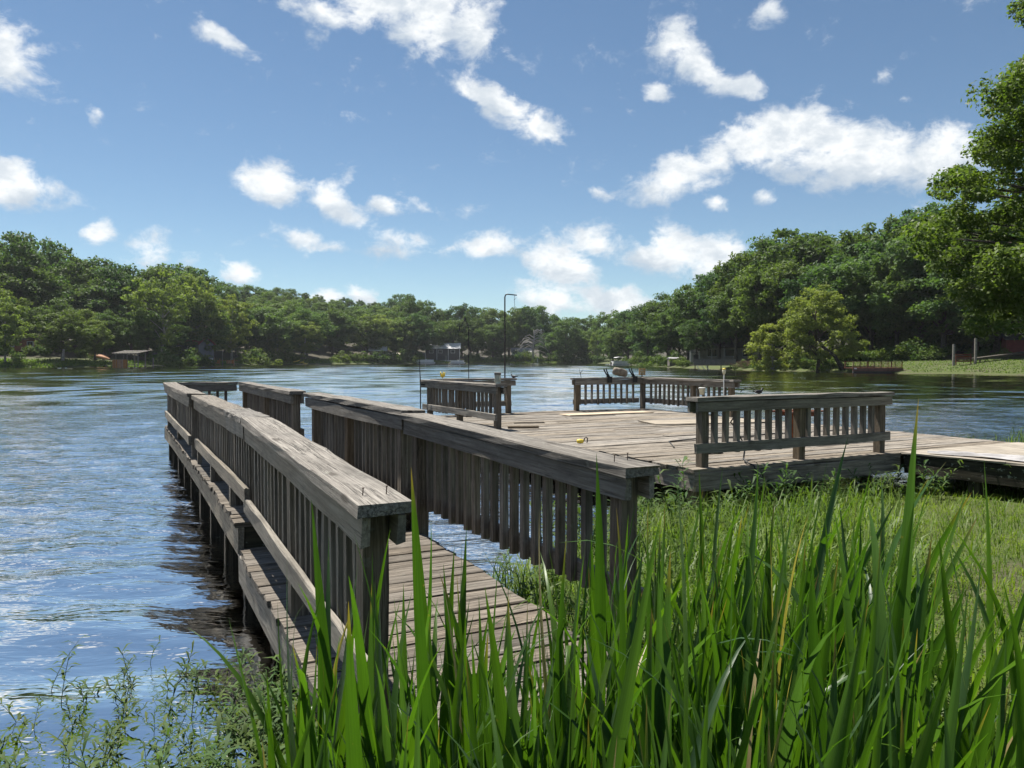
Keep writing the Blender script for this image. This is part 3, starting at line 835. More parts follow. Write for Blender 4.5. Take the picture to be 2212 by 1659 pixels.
# cage lantern
p = P(10.60, 14.14, ZC)
o = empty('cage_lantern', p, 'small square brass cage lantern on the corner of the platform rail', 'lantern')
m4 = T0(p)
MB().tube([(0, 0, 0), (0, 0, .045)], .012, 6).box((0, 0, .006), (.06, .06, .012)).build('foot', M['iron'], o, m4)
fr = MB()
for z_ in (.05, .185): fr.box((0, 0, z_), (.135, .135, .012))
fr.build('frame', M['brass'], o, m4)
for a_ in range(4):
    for s_ in (-.060, -.02, .02, .060):
        x_, y_ = (s_, -.061) if a_ == 0 else (s_, .061) if a_ == 1 else (-.061, s_ * .66) if a_ == 2 else (.061, s_ * .66)
        MB().box((x_, y_, .1175), (.011, .011, .123)).build('bar', M['brass'], o, m4)
MB().box((0, -.066, .118), (.12, .006, .010)).box((0, .066, .118), (.12, .006, .010)).build('cross_bar', M['brass'], o, m4)
lathe([(.022, .056), (.026, .06), (.026, .12), (.01, .13)], 10).build('candle', M['offwhite'], o, m4)
# stake light and hanging cup on the right rail
p = P(10.49, 11.38, .9)
o = empty('stake_light', p, 'slim white stake light with a yellow head on the right platform rail', 'garden light')
MB().tube([(0, 0, 0), (0, 0, .50)], .012, 8).build('stake', M['white'], o, T0(p))
lathe([(.014, .49), (.03, .52), (.036, .56), (.034, .59)], 12).build('head', M['offwhite'], o, T0(p), smooth=True)
lathe([(.036, .59), (.038, .605), (.012, .615)], 12).build('cap', M['yellow'], o, T0(p), smooth=True)
p = P(10.44, 11.95, .98)
o = empty('hanging_cup', p, 'cream cup with a wire handle hung inside the right platform rail', 'cup')
lathe([(.038, .0), (.046, .02), (.060, .11), (.066, .125)], 14).build('bowl', M['offwhite'], o, T0(p), smooth=True)
lathe([(.070, .123), (.072, .14), (.066, .145)], 14).build('lip', M['white'], o, T0(p))
MB().tube([(-.07, 0, .13), (-.072, 0, .18), (-.03, 0, .20), (.04, .02, .21), (.08, .05, .20)], .006, 5).build('handle', M['iron'], o, T0(p))
# yellow fishing floats on the deck
def yellow_float(p, rz, label):
    o = empty('fishing_float', p, label, 'float')
    m4 = T0(p) @ Matrix.Rotation(rz, 4, 'Z')
    MB().tube([(-.055, 0, .03), (-.045, 0, .032), (-.01, 0, .032), (.03, 0, .030), (.045, 0, .028)], [.004, .026, .031, .026, .005], 9).build('body', M['yellow'], o, m4, smooth=True)
    MB().tube([(.04, 0, .028), (.055, 0, .07), (.075, 0, .085), (.093, 0, .07), (.093, 0, .03), (.085, 0, .01)], .007, 6).build('hook', M['iron'], o, m4, smooth=True)
px_ = P(5.42, 8.55, ZD + .006); yellow_float(px_, .2, 'bright yellow float with a black hooked wire at the deck edge')
px_ = P(6.35, 7.05, ZD + .006); yellow_float(px_, 1.9, 'yellow float lying on the deck beside a dark scrap')
# loose wood on the deck
tag(board('loose_board', None, P(6.05, 7.02, ZD + .012), P(6.36, 6.93, ZD + .012), .07, .018, M['mossy']), 'dark scrap of board lying on the deck by the yellow float', 'board')
tag(board('loose_board', None, P(5.62, 11.05, ZD + .022), P(6.08, 10.85, ZD + .022), .09, .036, M['post']), 'brown board offcut lying at the foot of the left platform rail post', 'board')
tag(board('loose_board', None, P(6.10, 11.75, ZD + .014), P(6.65, 11.68, ZD + .014), .035, .02, M['post']), 'thin dark lath lying flat on the middle of the deck', 'board')
tag(board('patch_board', None, P(7.9, 13.05, ZD + .016), P(9.9, 13.0, ZD + .016), .42, .016, M['newboard'], segs=4), 'fresh pale plywood patch lying on the deck near the back rail', 'board')
tag(board('patch_board', None, P(8.2, 10.8, ZD + .014), P(10.3, 10.3, ZD + .014), .75, .014, M['plywood'], segs=4), 'broad weathered plywood sheet laid over the deck behind the front rail', 'board')
# low stool behind the front rail
p = P(8.35, 7.6, ZD)
o = empty('low_stool', p, 'low dark red wooden stool standing on the deck behind the front rail', 'stool')
rz_ = math.atan2(ND.y, ND.x)
m4 = T0(p) @ Matrix.Rotation(rz_, 4, 'Z')
for k in range(4):
    obj('slat', board_mesh(.62, .075, .022, M['redwood'], k), o, m4 @ T0((0, -.14 + k * .092, .40)))
for sx in (-.24, .24):
    for sy in (-.13, .13):
        MB().box((sx, sy, .195), (.035, .035, .388)).build('leg', M['redwood'], o, m4)
MB().box((0, -.13, .36), (.44, .02, .05)).box((0, .13, .36), (.44, .02, .05)).build('apron', M['redwood'], o, m4)
# cable over the front rail
cab = [P(5.98, 6.30, ZC - .20), P(6.02, 6.42, ZC - .30), P(6.10, 6.46, .95), P(6.22, 6.40, .72), P(6.05, 6.25, .60), P(5.95, 6.10, .59), P(5.98, 6.02, .56), P(6.02, 6.00, .40), P(6.0, 5.99, .22), P(6.1, 5.97, .1)]
tag(MB().tube([tuple(c_) for c_ in cab], .009, 6).build('cable', M['rubber'], None, smooth=True), 'black cable hanging down over the front rim of the platform', 'cable')
cab = [P(6.2, 7.6, ZD + .012), P(6.6, 8.2, ZD + .012), P(7.3, 8.35, ZD + .012), P(8.0, 8.15, ZD + .012), P(8.6, 8.4, ZD + .012), P(9.3, 8.2, ZD + .012)]
tag(MB().tube([tuple(c_) for c_ in cab], .008, 6).build('cable', M['rubber'], None, smooth=True), 'dark cord snaking flat over the deck boards behind the front rail', 'cable')
# crumpled cloth along the gangway edge
nu, nw = 60, 16
vs = []
cr = np.random.default_rng(5)
ph = cr.uniform(0, 6, 12)
for i in range(nu + 1):
    s = i / nu
    for j in range(nw + 1):
        w_ = j / nw
        tt = 5.75 - s * 3.6
        wd = .06 + .30 * min(1, s * 2.2)
        n_ = 8.44 + .06 * math.sin(s * 7) + w_ * wd + .02 * math.sin(s * 23 + ph[0])
        hh = .008 + .030 * max(0, math.sin(w_ * 9 + s * 14 + ph[1])) ** 2 + .022 * max(0, math.sin(s * 31 + w_ * 5 + ph[2])) + .018 * max(0, math.sin(s * 17 - w_ * 12 + ph[3]))
        hh *= (.35 + .65 * math.sin(math.pi * min(1, w_ * 1.0)))
        q_ = P(n_, tt, gw(tt) + .008 + hh)
        vs.append(tuple(q_))
ix = lambda i, j: i * (nw + 1) + j
fc = [(ix(i, j), ix(i + 1, j), ix(i + 1, j + 1), ix(i, j + 1)) for i in range(nu) for j in range(nw)]
tag(obj('cloth', mesh_np('cloth', vs, np.array(fc), M['cloth'], True)), 'crumpled grey cloth strip lying along the gangway edge', 'cloth')

# ------------------------------------------------------------------ trees
def leaf_cloud(centers, radii, per, size, r, flat=.75, upbias=.55):
    """diamond leaf sprays in clumps; returns verts, quads, tint"""
    V, T = [], []
    n = len(centers)
    for c_, rd in zip(centers, radii):
        k = int(per * (rd / np.mean(radii)) ** 2)
        d = r.normal(size=(k, 3)); d /= np.linalg.norm(d, axis=1)[:, None]
        rr_ = rd * r.uniform(.25, 1.0, (k, 1)) ** .45 * (1 + .22 * np.sin(d[:, :1] * 5 + c_[0]) + r.normal(0, .12, (k, 1)))
        p = c_ + d * rr_ * np.array([1, 1, flat])
        nrm = d * .55 + r.normal(size=(k, 3)) * .55 + np.array([0, 0, upbias])
        nrm /= np.linalg.norm(nrm, axis=1)[:, None]
        a = np.cross(nrm, r.normal(size=(k, 3))); a /= np.linalg.norm(a, axis=1)[:, None] + 1e-9
        b = np.cross(nrm, a)
        s = size * r.uniform(.6, 1.35, (k, 1))
        droop = -nrm * s * .18
        V.append(np.stack([p - a * s + droop, p - b * s * .55, p + a * s + droop, p + b * s * .55], 1).reshape(-1, 3))
        ct = r.uniform(-.16, .16)
        T.append(np.clip(.45 + ct + r.normal(0, .17, k), 0, 1))
    V = np.concatenate(V); T = np.concatenate(T)
    Q = np.arange(len(V)).reshape(-1, 4)
    return V, Q, T

def make_tree(seed, H=18.0, cr=.34, bottom=.22, nclump=96, per=135, size=.27, clump=(.050, .098), top_k=1.0, leaf='leaf_dark', bark='bark', lean=0.0, fork=False, conic=0.0, trunk_r=.020):
    r = np.random.default_rng(seed)
    zc = H * (bottom + 1.0) / 2; rz = H * (1.0 - bottom) / 2 * .93
    cs, rs = [], []
    for k in range(nclump):
        for _ in range(30):
            d = r.normal(size=3); d /= np.linalg.norm(d)
            f = r.uniform(.30, 1.08) ** .5
            p = np.array([d[0] * cr * H * f, d[1] * cr * H * f, d[2] * rz * f])
            tz = (p[2] / rz + 1) / 2
            prof = 1.0 if conic == 0 else (1.25 - conic * tz)
            p[:2] *= prof * (1 + .25 * math.sin(3 * math.atan2(d[1], d[0]) + seed))
            if not cs or min(np.linalg.norm(p + [0, 0, zc] - c_) for c_ in cs) > .05 * H: break
        p = p + np.array([lean * H * (p[2] + zc) / H, 0, zc])
        cs.append(p); rs.append(H * r.uniform(*clump))
    V, Q, T = leaf_cloud(cs, rs, per, size, r, .62)
    crown = mesh_np('crown', V, Q, M[leaf]); face_attr(crown, 'tint', T)
    mb = MB()
    tr = H * trunk_r
    zt = H * .74
    pts = [(lean * H * k * .16 + r.normal(0, .01 * H) * (k > 0), r.normal(0, .008 * H) * (k > 0), zt * k / 5 - (.6 if k == 0 else 0)) for k in range(6)]
    mb.tube(pts, [tr * 1.35, tr * 1.0, tr * .86, tr * .66, tr * .42, tr * .18], 9)
    order = sorted(range(len(cs)), key=lambda i: cs[i][2])
    for i in order[::max(1, len(cs) // 14)]:
        c_ = cs[i]
        kk = min(4.4, max(1.3, (c_[2] / zt * 5) - 1.3))
        k0 = int(kk); f = kk - k0
        s = [pts[k0][j] * (1 - f) + pts[k0 + 1][j] * f for j in range(3)]
        mid = [(s[j] + c_[j]) / 2 + (.03 * H if j == 2 else 0) + r.normal(0, .012 * H) for j in range(3)]
        mb.tube([s, mid, tuple(c_)], [tr * .42, tr * .27, tr * .08], 6, cap=False)
    trunk = mb.mesh('trunk', M[bark], True)
    return crown, trunk, H

TV = {
    'dark': [make_tree(s, cr=c_, bottom=b_, leaf='leaf_dark') for s, c_, b_ in ((1, .36, .14), (2, .32, .18), (3, .40, .12), (4, .30, .16))],
    'high': [make_tree(s, cr=c_, bottom=b_, leaf='leaf_dark') for s, c_, b_ in ((5, .33, .30), (6, .37, .26))],
    'mid': [make_tree(s, cr=c_, bottom=b_, leaf='leaf_mid') for s, c_, b_ in ((11, .34, .10), (12, .30, .14), (13, .38, .08))],
    'light': [make_tree(s, cr=c_, bottom=b_, leaf='leaf_light', bark='palebark', nclump=84, per=110, clump=(.045, .085), trunk_r=.014) for s, c_, b_ in ((21, .30, .14), (22, .35, .10))],
    'airy': [make_tree(s, cr=c_, bottom=b_, leaf='leaf_light', bark='palebark', nclump=84, per=70, clump=(.035, .068), size=.25, trunk_r=.013) for s, c_, b_ in ((31, .30, .16), (32, .27, .2))],
    'cone': [make_tree(43, cr=.36, bottom=.04, leaf='leaf_light', nclump=150, per=130, conic=.62, size=.21, clump=(.04, .078), trunk_r=.016)],
}
def tree(kind, x, y, ztop, label, group=None, name='tree', var=None, wide=1.0, sink=0.0):
    if group and blocked(x / y * 1661 + 1106, y): return None
    vs_ = TV[kind]
    crown, trunk, H = vs_[random.randrange(len(vs_)) if var is None else var]
    z = gz(x, y) - sink
    s = (ztop - z) / H
    o = bpy.data.objects.new(name, None); o.empty_display_size = .5
    sw = s * wide
    mt = Matrix.Translation((x, y, z)) @ Matrix.Rotation(random.uniform(0, 6.28), 4, 'Z') @ Matrix.Diagonal((sw * random.uniform(.85, 1.15), sw * random.uniform(.85, 1.15), s, 1))
    link(o, None, mt); tag(o, label, 'tree', group)
    obj('crown', crown, o, mt); obj('trunk', trunk, o, mt)
    return o

SKU = [-250, 0, 50, 100, 140, 170, 215, 260, 300, 350, 390, 430, 470, 500, 530, 600, 650, 700, 760, 810, 850, 880, 920, 960, 1010, 1060, 1100, 1140, 1200, 1240, 1290, 1330, 1370, 1410, 1440, 1480, 1530, 1570, 1600, 1650, 1700, 1750, 1790, 1830, 1870, 1910, 1950, 2000, 2212, 2500]
SKV = [500, 505, 512, 518, 530, 548, 552, 572, 578, 566, 562, 578, 598, 618, 612, 620, 627, 638, 645, 652, 640, 637, 657, 662, 656, 662, 656, 652, 672, 682, 668, 672, 645, 642, 642, 602, 592, 572, 540, 522, 484, 498, 492, 492, 510, 482, 446, 450, 430, 430]
SHU = [-300, 0, 100, 250, 340, 480, 640, 830, 1000, 1150, 1290, 1320, 1350, 1420, 1485, 1640, 1830, 1955, 2212, 2500]
SHY = [150, 157, 161, 172, 187, 226, 266, 311, 339, 350, 340, 290, 238, 178, 143, 117, 100, 92.5, 82, 74]
sky_v = lambda u: float(np.interp(u, SKU, SKV))
shore = lambda u: float(np.interp(u, SHU, SHY))

L_DL = 'dark green broadleaf tree in the wood rising behind the left shore'
L_FR = 'small distant tree on the wooded ridge behind the far shore'
L_CF = 'mid green tree in the continuous treeline along the far shore'
L_RD = 'tall dark green tree in the wood on the right shore'
def zone(u):
    if u < 120: return 'dark green broadleaf tree in the wood above the orange brick house', 'trees above the brick house', 'dark'
    if u < 330: return 'dark green broadleaf tree in the wood behind the timber boathouse', 'trees behind the boathouse', 'dark'
    if u < 470: return 'dark green broadleaf tree behind the blue-grey house and its sycamores', 'trees behind the blue-grey house', 'dark'
    if u < 900: return L_FR, 'trees on the far wooded ridge', 'mid'
    if u < 1060: return 'mid green tree in the treeline behind the dark lake house', 'trees behind the dark lake house', 'mid'
    if u < 1345: return L_CF, 'treeline along the far shore', 'mid'
    if u < 1500: return 'dark green tree in the wood behind the moored white canopy boat', 'trees behind the canopy boat', 'dark'
    if u < 1700: return 'dark green tree in the wood around the cream house', 'trees around the cream house', 'dark'
    if u < 1960: return 'tall dark green tree in the wood rising behind the red dock', 'trees behind the red dock', 'dark'
    return 'tall dark green tree in the shady wood above the right lawn', 'trees above the right lawn', 'dark'
CLEAR = [(1125, 1200, 14), (25, 105, 24), (385, 450, 13), (790, 865, 13), (905, 1010, 12), (1100, 1142, 16), (2150, 2290, 20)]
def blocked(u, Y):
    return any(a_ < u < b_ and Y < shore(u) + d_ for a_, b_, d_ in CLEAR)
# trees that make the skyline
for u in list(range(-160, 470, 46)):
    Y = shore(u) + random.uniform(34, 60); lb, g_, k_ = zone(u)
    tree(k_, px(u, Y), Y, pz(sky_v(u) + random.uniform(-4, 10), Y), lb, g_, 'broadleaf_tree', wide=random.uniform(.95, 1.2))
for u in range(480, 905, 30):
    Y = shore(u) + random.uniform(150, 185); lb, g_, k_ = zone(u)
    tree(random.choice(('mid', 'dark')), px(u, Y), Y, pz(sky_v(u) + random.uniform(-5, 7), Y), lb, g_, 'broadleaf_tree', wide=random.uniform(.9, 1.2))
for u in range(895, 1350, 34):
    Y = shore(u) + random.uniform(26, 48); lb, g_, k_ = zone(u)
    tree(random.choice(('mid', 'mid', 'dark')), px(u, Y), Y, pz(sky_v(u) + random.uniform(-6, 10), Y), lb, g_, 'broadleaf_tree', wide=random.uniform(.9, 1.15))
for u in range(1355, 2420, 44):
    Y = shore(u) + random.uniform(26, 40); lb, g_, k_ = zone(u)
    tree('dark', px(u, Y), Y, pz(sky_v(u) + random.uniform(-6, 12), Y), lb, g_, 'broadleaf_tree', wide=random.uniform(.9, 1.1))
# the lower ranks in front of and between them
for u in range(-150, 470, 40):
    for k in range(2):
        uu = u + random.uniform(-20, 20); Y = shore(uu) + ((20 if uu < 260 else 13) + 14 * k) + random.uniform(0, 6); lb, g_, k_ = zone(uu)
        v = sky_v(uu) + (95 - 45 * k) + random.uniform(-20, 30)
        tree(random.choice(('dark', 'dark', 'mid')), px(uu, Y), Y, pz(v, Y), lb, g_, 'broadleaf_tree', wide=random.uniform(1.0, 1.3), sink=.6)
for u in range(440, 900, 34):
    for k in range(4):
        uu = u + random.uniform(-17, 17); Y = shore(uu) + (12, 42, 78, 115)[k] + random.uniform(0, 14); lb, g_, k_ = zone(uu)
        base = gz(px(uu, Y), Y)
        ztop = min(base + random.uniform(14, 19), pz(sky_v(uu) + 8, Y))
        if k == 0: lb, g_ = 'mid green tree at the foot of the ridge on the far shore', 'trees at the foot of the ridge'
        tree(random.choice(('mid', 'mid', 'dark')), px(uu, Y), Y, ztop, lb, g_, 'broadleaf_tree', wide=random.uniform(1.0, 1.3), sink=.6)
for u in range(900, 1350, 32):
    uu = u + random.uniform(-14, 14); Y = shore(uu) + random.uniform(9, 16); lb, g_, k_ = zone(uu)
    tree(random.choice(('mid', 'dark', 'dark')), px(uu, Y), Y, pz(sky_v(uu) + random.uniform(22, 55), Y), lb, g_, 'broadleaf_tree', wide=random.uniform(1.0, 1.35), sink=.8)
for u in range(1345, 2400, 50):
    uu = u + random.uniform(-14, 14); Y = shore(uu) + random.uniform(14, 22); lb, g_, k_ = zone(uu)
    tree('high' if uu < 1900 else 'dark', px(uu, Y), Y, pz(sky_v(uu) + random.uniform(40, 110), Y), lb, g_, 'broadleaf_tree', wide=random.uniform(1.0, 1.25))
# deeper wood that closes the gaps under the right-hand crowns
for u in range(1400, 2500, 70):
    Y = shore(u) + random.uniform(48, 64); lb, g_, k_ = zone(u)
    tree('dark', px(u, Y), Y, pz(sky_v(u) + random.uniform(30, 80), Y), lb, g_, 'broadleaf_tree', wide=1.3, sink=1.5)
for u in range(1900, 2450, 38):
    Y = shore(u) + random.uniform(34, 52); lb, g_, k_ = zone(u)
    tree('mid', px(u, Y), Y, pz(sky_v(u) + random.uniform(130, 200), Y), lb, g_, 'broadleaf_tree', wide=1.5, sink=2.0)
# trees with a look of their own
def own(kind, u, dy, v, label, name='tree', wide=1.0, var=None):
    Y = shore(u) + dy
    return tree(kind, px(u, Y), Y, pz(v, Y), label, None, name, var, wide)
own('airy', 352, 8, 575, 'tall airy sycamore with open pale crown above the blue-grey house', 'sycamore_tree', 1.05, 0)
own('airy', 425, 10, 590, 'pale sycamore with thin upright crown beside the open pale sycamore', 'sycamore_tree', .9, 1)
own('light', 500, 7, 640, 'light green leaning sycamore with pale trunk behind the brown plank dock', 'sycamore_tree', 1.05, 0)
own('light', 660, 8, 688, 'broad light green tree behind the yellow kayaks', 'tree', 1.25, 1)
own('light', 600, 9, 700, 'rounded light green tree between the plank dock and the kayaks', 'tree', 1.0, 0)
own('light', 815, 16, 672, 'light green rounded tree above the pale-roofed cottage', 'tree', 1.0, 1)
own('light', 12, 3, 645, 'small light green tree leaning over the left lawn edge', 'tree', .95, 0)
own('mid', 135, 7, 668, 'low spreading tree between left lawn and brick house', 'tree', 1.2, 0)
own('mid', 205, 8, 690, 'low dark-limbed tree behind the round green shrub', 'tree', 1.1, 1)
own('light', 1290, -2, 715, 'slim light green tree at the head of the cove behind the white boat', 'tree', .8, 0)
own('mid', 1222, 4, 690, 'rounded green tree at the waterline right of the bare dead tree', 'tree', 1.2, 2)
# the pale tree on the right shore
Y = 103.0
tree('cone', px(1765, Y), Y, pz(612, Y), 'light green full-skirted tree leaning out over the right shore beside the red dock', None, 'tree', 0, 1.0)
Y = 105.0
tree('light', px(1668, Y), Y, pz(690, Y), 'short bright green tree crowding the full-skirted light green tree', None, 'tree', 1, 1.25)
# a leaning bare stem under it
Y = 101.5; x0 = px(1822, Y)
MB().tube([(x0, Y, gz(x0, Y) - .2), (x0 - 1.2, Y, 2.2), (x0 - 2.6, Y + .4, 3.4), (x0 - 3.4, Y + .8, 5.0)], [.30, .24, .2, .12], 8).build('trunk', M['bark'], tag(bpy.data.objects.new('leaning_trunk', None), 'dark bare trunk leaning left beside the red dock', 'tree trunk') if False else link(tag(bpy.data.objects.new('leaning_trunk', None), 'dark bare trunk leaning left beside the red dock', 'tree trunk'), None, T0((x0, Y, gz(x0, Y)))), smooth=True)

# bare dead tree on the far shore
Y = shore(1150) + 3; x0 = px(1152, Y); z0 = gz(x0, Y)
o = link(tag(bpy.data.objects.new('dead_tree', None), 'bare grey dead tree with drooping branches on the far shore', 'tree'), None, T0((x0, Y, z0)))
ht = pz(712, Y) - z0
MB().tube([(x0, Y, z0 - .3), (x0 - .2, Y, z0 + ht * .4), (x0 + .5, Y, z0 + ht * .72), (x0 + .2, Y, z0 + ht)], [.42, .34, .24, .08], 8).build('trunk', M['deadbark'], o, smooth=True)
dr = np.random.default_rng(8)
for k in range(26):
    f = dr.uniform(.22, .95); sgn = 1 if dr.random() < .62 else -1
    L = ht * (.62 - .35 * f) * dr.uniform(.7, 1.1)
    b0 = Vector((x0 + .3 * f, Y, z0 + ht * f)); dz = dr.uniform(-.1, .55); dy = dr.uniform(-.5, .5)
    MB().tube([b0, b0 + Vector((sgn * L * .4, dy * L * .4, L * .22 + dz * L * .2)), b0 + Vector((sgn * L * .75, dy * L * .7, L * .12)), b0 + Vector((sgn * L, dy * L, -L * dr.uniform(.05, .4)))], [.17, .14, .11, .06], 5, cap=False).build('branch', M['deadbark'], o)

# shrubs along the waterlines
def make_bush(seed, leaf='bush'):
    r = np.random.default_rng(seed)
    cs = [np.array([r.normal(0, .8), r.normal(0, .55), abs(r.normal(.55, .35))]) for _ in range(13)]
    V, Q, T = leaf_cloud(cs, [r.uniform(.4, .65) for _ in cs], 75, .13, r)
    me = mesh_np('foliage', V, Q, M[leaf]); face_attr(me, 'tint', T)
    return me
BUSH = [make_bush(s) for s in (51, 52, 53)]
def bush(x, y, s, label, group, name='shrub', sz=1.0):
    o = bpy.data.objects.new(name, BUSH[random.randrange(3)])
    link(o, None, Matrix.Translation((x, y, gz(x, y) - .15 * s)) @ Matrix.Rotation(random.uniform(0, 6), 4, 'Z') @ Matrix.Diagonal((s, s, s * sz, 1)))
    return tag(o, label, 'shrub', group)
for u in np.arange(345, 450, 15): bush(px(u, shore(u) + 2.5), shore(u) + 2.5, random.uniform(2.0, 3.2), 'leafy bright shrub on the left shore beside the timber boathouse', 'shrubs beside the timber boathouse')
for u in np.arange(520, 1300, 19):
    if 905 < u < 1010 or 640 < u < 720: continue
    bush(px(u, shore(u) + 3), shore(u) + 3 + random.uniform(0, 4), random.uniform(1.6, 3.4), 'leafy shrub on the water edge of the far shore', 'shrubs along the far shore')
for u in np.arange(1360, 1500, 16): bush(px(u, shore(u) + 7), shore(u) + 7 + random.uniform(0, 4), random.uniform(1.0, 2.2), 'leafy shrub under the trees behind the white boat', 'shrubs behind the white boat')
for u in np.arange(1600, 1830, 16): bush(px(u, shore(u) + 1.5), shore(u) + 1.5 + random.uniform(0, 1.2), random.uniform(.6, 1.1), 'low shrub on the bank under the light green right shore trees', 'shrubs under the light green trees')
for u in np.arange(1840, 2050, 13): bush(px(u, shore(u) + 13 - (u - 1840) * .01), shore(u) + 13 + random.uniform(0, 2), random.uniform(1.0, 1.7), 'hedge shrub in the row above the right lawn', 'hedge above the right lawn')
for u in np.arange(2100, 2190, 18): bush(px(u, shore(u) + 16), shore(u) + 16, random.uniform(.5, .8), 'rough shrub in front of the red shed', 'shrubs before the red shed')
for (u, s_) in ((-20, 2.4), (60, 1.6), (95, 2.0), (180, 1.8)): bush(px(u, shore(u) + 15), shore(u) + 15, s_, 'dark shrub in the shade under the left wood', 'shrubs under the left wood')
for u in np.arange(1900, 2420, 17): bush(px(u, shore(u) + 27), shore(u) + 27 + random.uniform(0, 5), random.uniform(1.6, 2.8), 'dense dark undergrowth shrub at the wood edge above the right lawn', 'undergrowth above the right lawn')
tag(bush(px(244, 163 + 6), 163 + 6, .95, 'round clipped green shrub alone on the left lawn', None), 'round clipped green shrub alone on the left lawn', 'shrub')
tag(bush(px(34, 163), 163, 1.0, 'tufted ornamental grass clump on the left lawn', None, 'grass_clump', 1.5), 'tufted ornamental grass clump on the left lawn', 'grass clump')

# the big tree at the right edge, close to us
TX, TY = 16.9, 22.0
r = np.random.default_rng(77)
o = empty('shade_tree', (TX, TY, gz(TX, TY)), 'big leafy tree hanging bright and dark foliage over the right shore', 'tree')
zg = gz(TX, TY)
cs, rs = [], []
def add(u, v, Y, rad_):
    cs.append(np.array([px(u, Y), Y, pz(v, Y)])); rs.append(rad_)
OUT = [(2200, 30), (2205, 150), (2175, 195), (2155, 235), (2140, 300), (2120, 345), (2150, 330), (2060, 375), (2030, 400), (2080, 410), (2110, 400),
       (2050, 470), (2010, 500), (1985, 520), (2040, 520), (2090, 480), (1995, 560), (2030, 570), (2080, 560), (2120, 600), (2150, 640), (2190, 660), (2110, 685), (2150, 690), (2200, 690),
       (2060, 610), (2100, 660), (2170, 560), (2190, 620), (2160, 470), (2130, 520), (2190, 400), (2170, 320), (2200, 260)]
for (u, v) in OUT:
    for k in range(5):
        add(u + r.uniform(-14, 26), v + r.uniform(-24, 26), 21 + r.uniform(-2.0, 2.5), r.uniform(.20, .42))
for k in range(150):
    u = r.uniform(2130, 2600); v = r.uniform(-250, 650)
    if u < 2230 and v < 150: continue
    add(u, v, 22 + r.uniform(-4, 4), r.uniform(.35, .75))
V, Q, T = leaf_cloud(cs, rs, 260, .060, r, .6, .6)
crown = mesh_np('crown', V, Q, M['leaf_near']); face_attr(crown, 'tint', T)
obj('crown', crown, o)
mb = MB()
tp = [(TX, TY, zg - .3), (TX + .1, TY, 3.0), (TX - .1, TY + .2, 6.5), (TX + .2, TY, 10.0), (TX, TY, 15.0)]
mb.tube(tp, [.42, .34, .28, .2, .07], 10)
mb.build('trunk', M['bark'], o, smooth=True)
for i in range(0, 160, 4):
    c_ = cs[i]; zst = max(2.6, min(12, c_[2] - 1.2))
    s_ = Vector((TX, TY, zst)); e_ = Vector(c_); md = (s_ + e_) / 2 + Vector((0, 0, .35 + r.normal(0, .15)))
    MB().tube([s_, md, e_], [.085, .05, .012], 6, cap=False).build('branch', M['bark'], o, smooth=True)

# ------------------------------------------------------------------ far shore: houses, docks, boats
def house(name, label, u, dy, w, h, d, wall, roof, roof_h=1.6, rz=0.0, wins=(), base=None, Y=None, over=.5, door=None, porch=0, cat='house', hip=False):
    Y = Y or shore(u) + dy
    x = px(u, Y); z = (gz(x, Y) if base is None else base) - .2
    o = empty(name, (x, Y, z), label, cat, None, rz)
    m4 = T0((x, Y, z)) @ Matrix.Rotation(rz, 4, 'Z')
    mb = MB().box((0, 0, h / 2), (w, d, h))
    mb.fn += []; b_ = len(mb.v)
    mb.v += [(-w / 2 + .02, -d / 2 + .02, h), (-w / 2 + .02, d / 2 - .02, h), (-w / 2 + .02, 0, h + roof_h * .9), (w / 2 - .02, -d / 2 + .02, h), (w / 2 - .02, d / 2 - .02, h), (w / 2 - .02, 0, h + roof_h * .9)]
    mb.fn += [(b_, b_ + 1, b_ + 2), (b_ + 3, b_ + 5, b_ + 4)]
    mb.build('wall', M[wall], o, m4)
    for sg in (-1, 1):
        e = d / 2 + over; zl = h - roof_h * over / (d / 2)
        y0, y1 = sg * e, 0
        mr = MB(); b_ = 0
        mr.v = [(-w / 2 - over, y0, zl), (w / 2 + over, y0, zl), (w / 2 + over, y1, h + roof_h), (-w / 2 - over, y1, h + roof_h)]
        mr.v += [(a_, c_, e_ + .14) for a_, c_, e_ in mr.v]
        mr.f4 = [(0, 1, 2, 3), (4, 5, 6, 7), (0, 1, 5, 4), (1, 2, 6, 5), (2, 3, 7, 6), (3, 0, 4, 7)]
        mr.build('roof', M[roof], o, m4)
    for (wx_, wz_, ww, wh) in wins:
        f_ = MB().box((wx_, -d / 2 - .03, wz_), (ww + .2, .08, wh + .2)).build('window', M['white'], o, m4)
        MB().box((wx_, -d / 2 - .06, wz_), (ww, .06, wh)).build('pane', M['glass'], f_, m4)
    if door:
        MB().box((door, -d / 2 - .04, 1.05), (1.0, .08, 2.1)).build('door', M['walldark'] if wall != 'walldark' else M['greywood'], o, m4)
    for k in range(porch):
        xx = -w / 2 + w * k / max(1, porch - 1)
        MB().box((xx, -d / 2 - over * .8, h / 2), (.16, .16, h)).build('porch_post', M['white'], o, m4)
    return o
house('house', 'orange brick house half hidden under the left wood', 62, 24, 9, 2.8, 7, 'brick', 'wallbrown', 1.8, .1, ((-2, 1.6, 1.2, 1.1), (2.2, 1.6, 1.2, 1.1)), door=0)
house('house', 'blue-grey house with a red roof among the left shore sycamores', 415, 14, 9, 5.0, 8, 'wallblue', 'roofred', 2.0, -.15, ((-2.2, 3.6, 1.5, 1.1), (1.8, 3.6, 1.2, 1.1)), door=.5)
house('cottage', 'small cottage with a pale metal roof on the far shore', 817, 14, 6.5, 3.4, 6, 'wallbrown', 'roofwhite', 1.6, .1, ((-1.2, 1.8, 1.2, 1.0), (1.5, 1.8, 1.2, 1.0)), door=0.2)
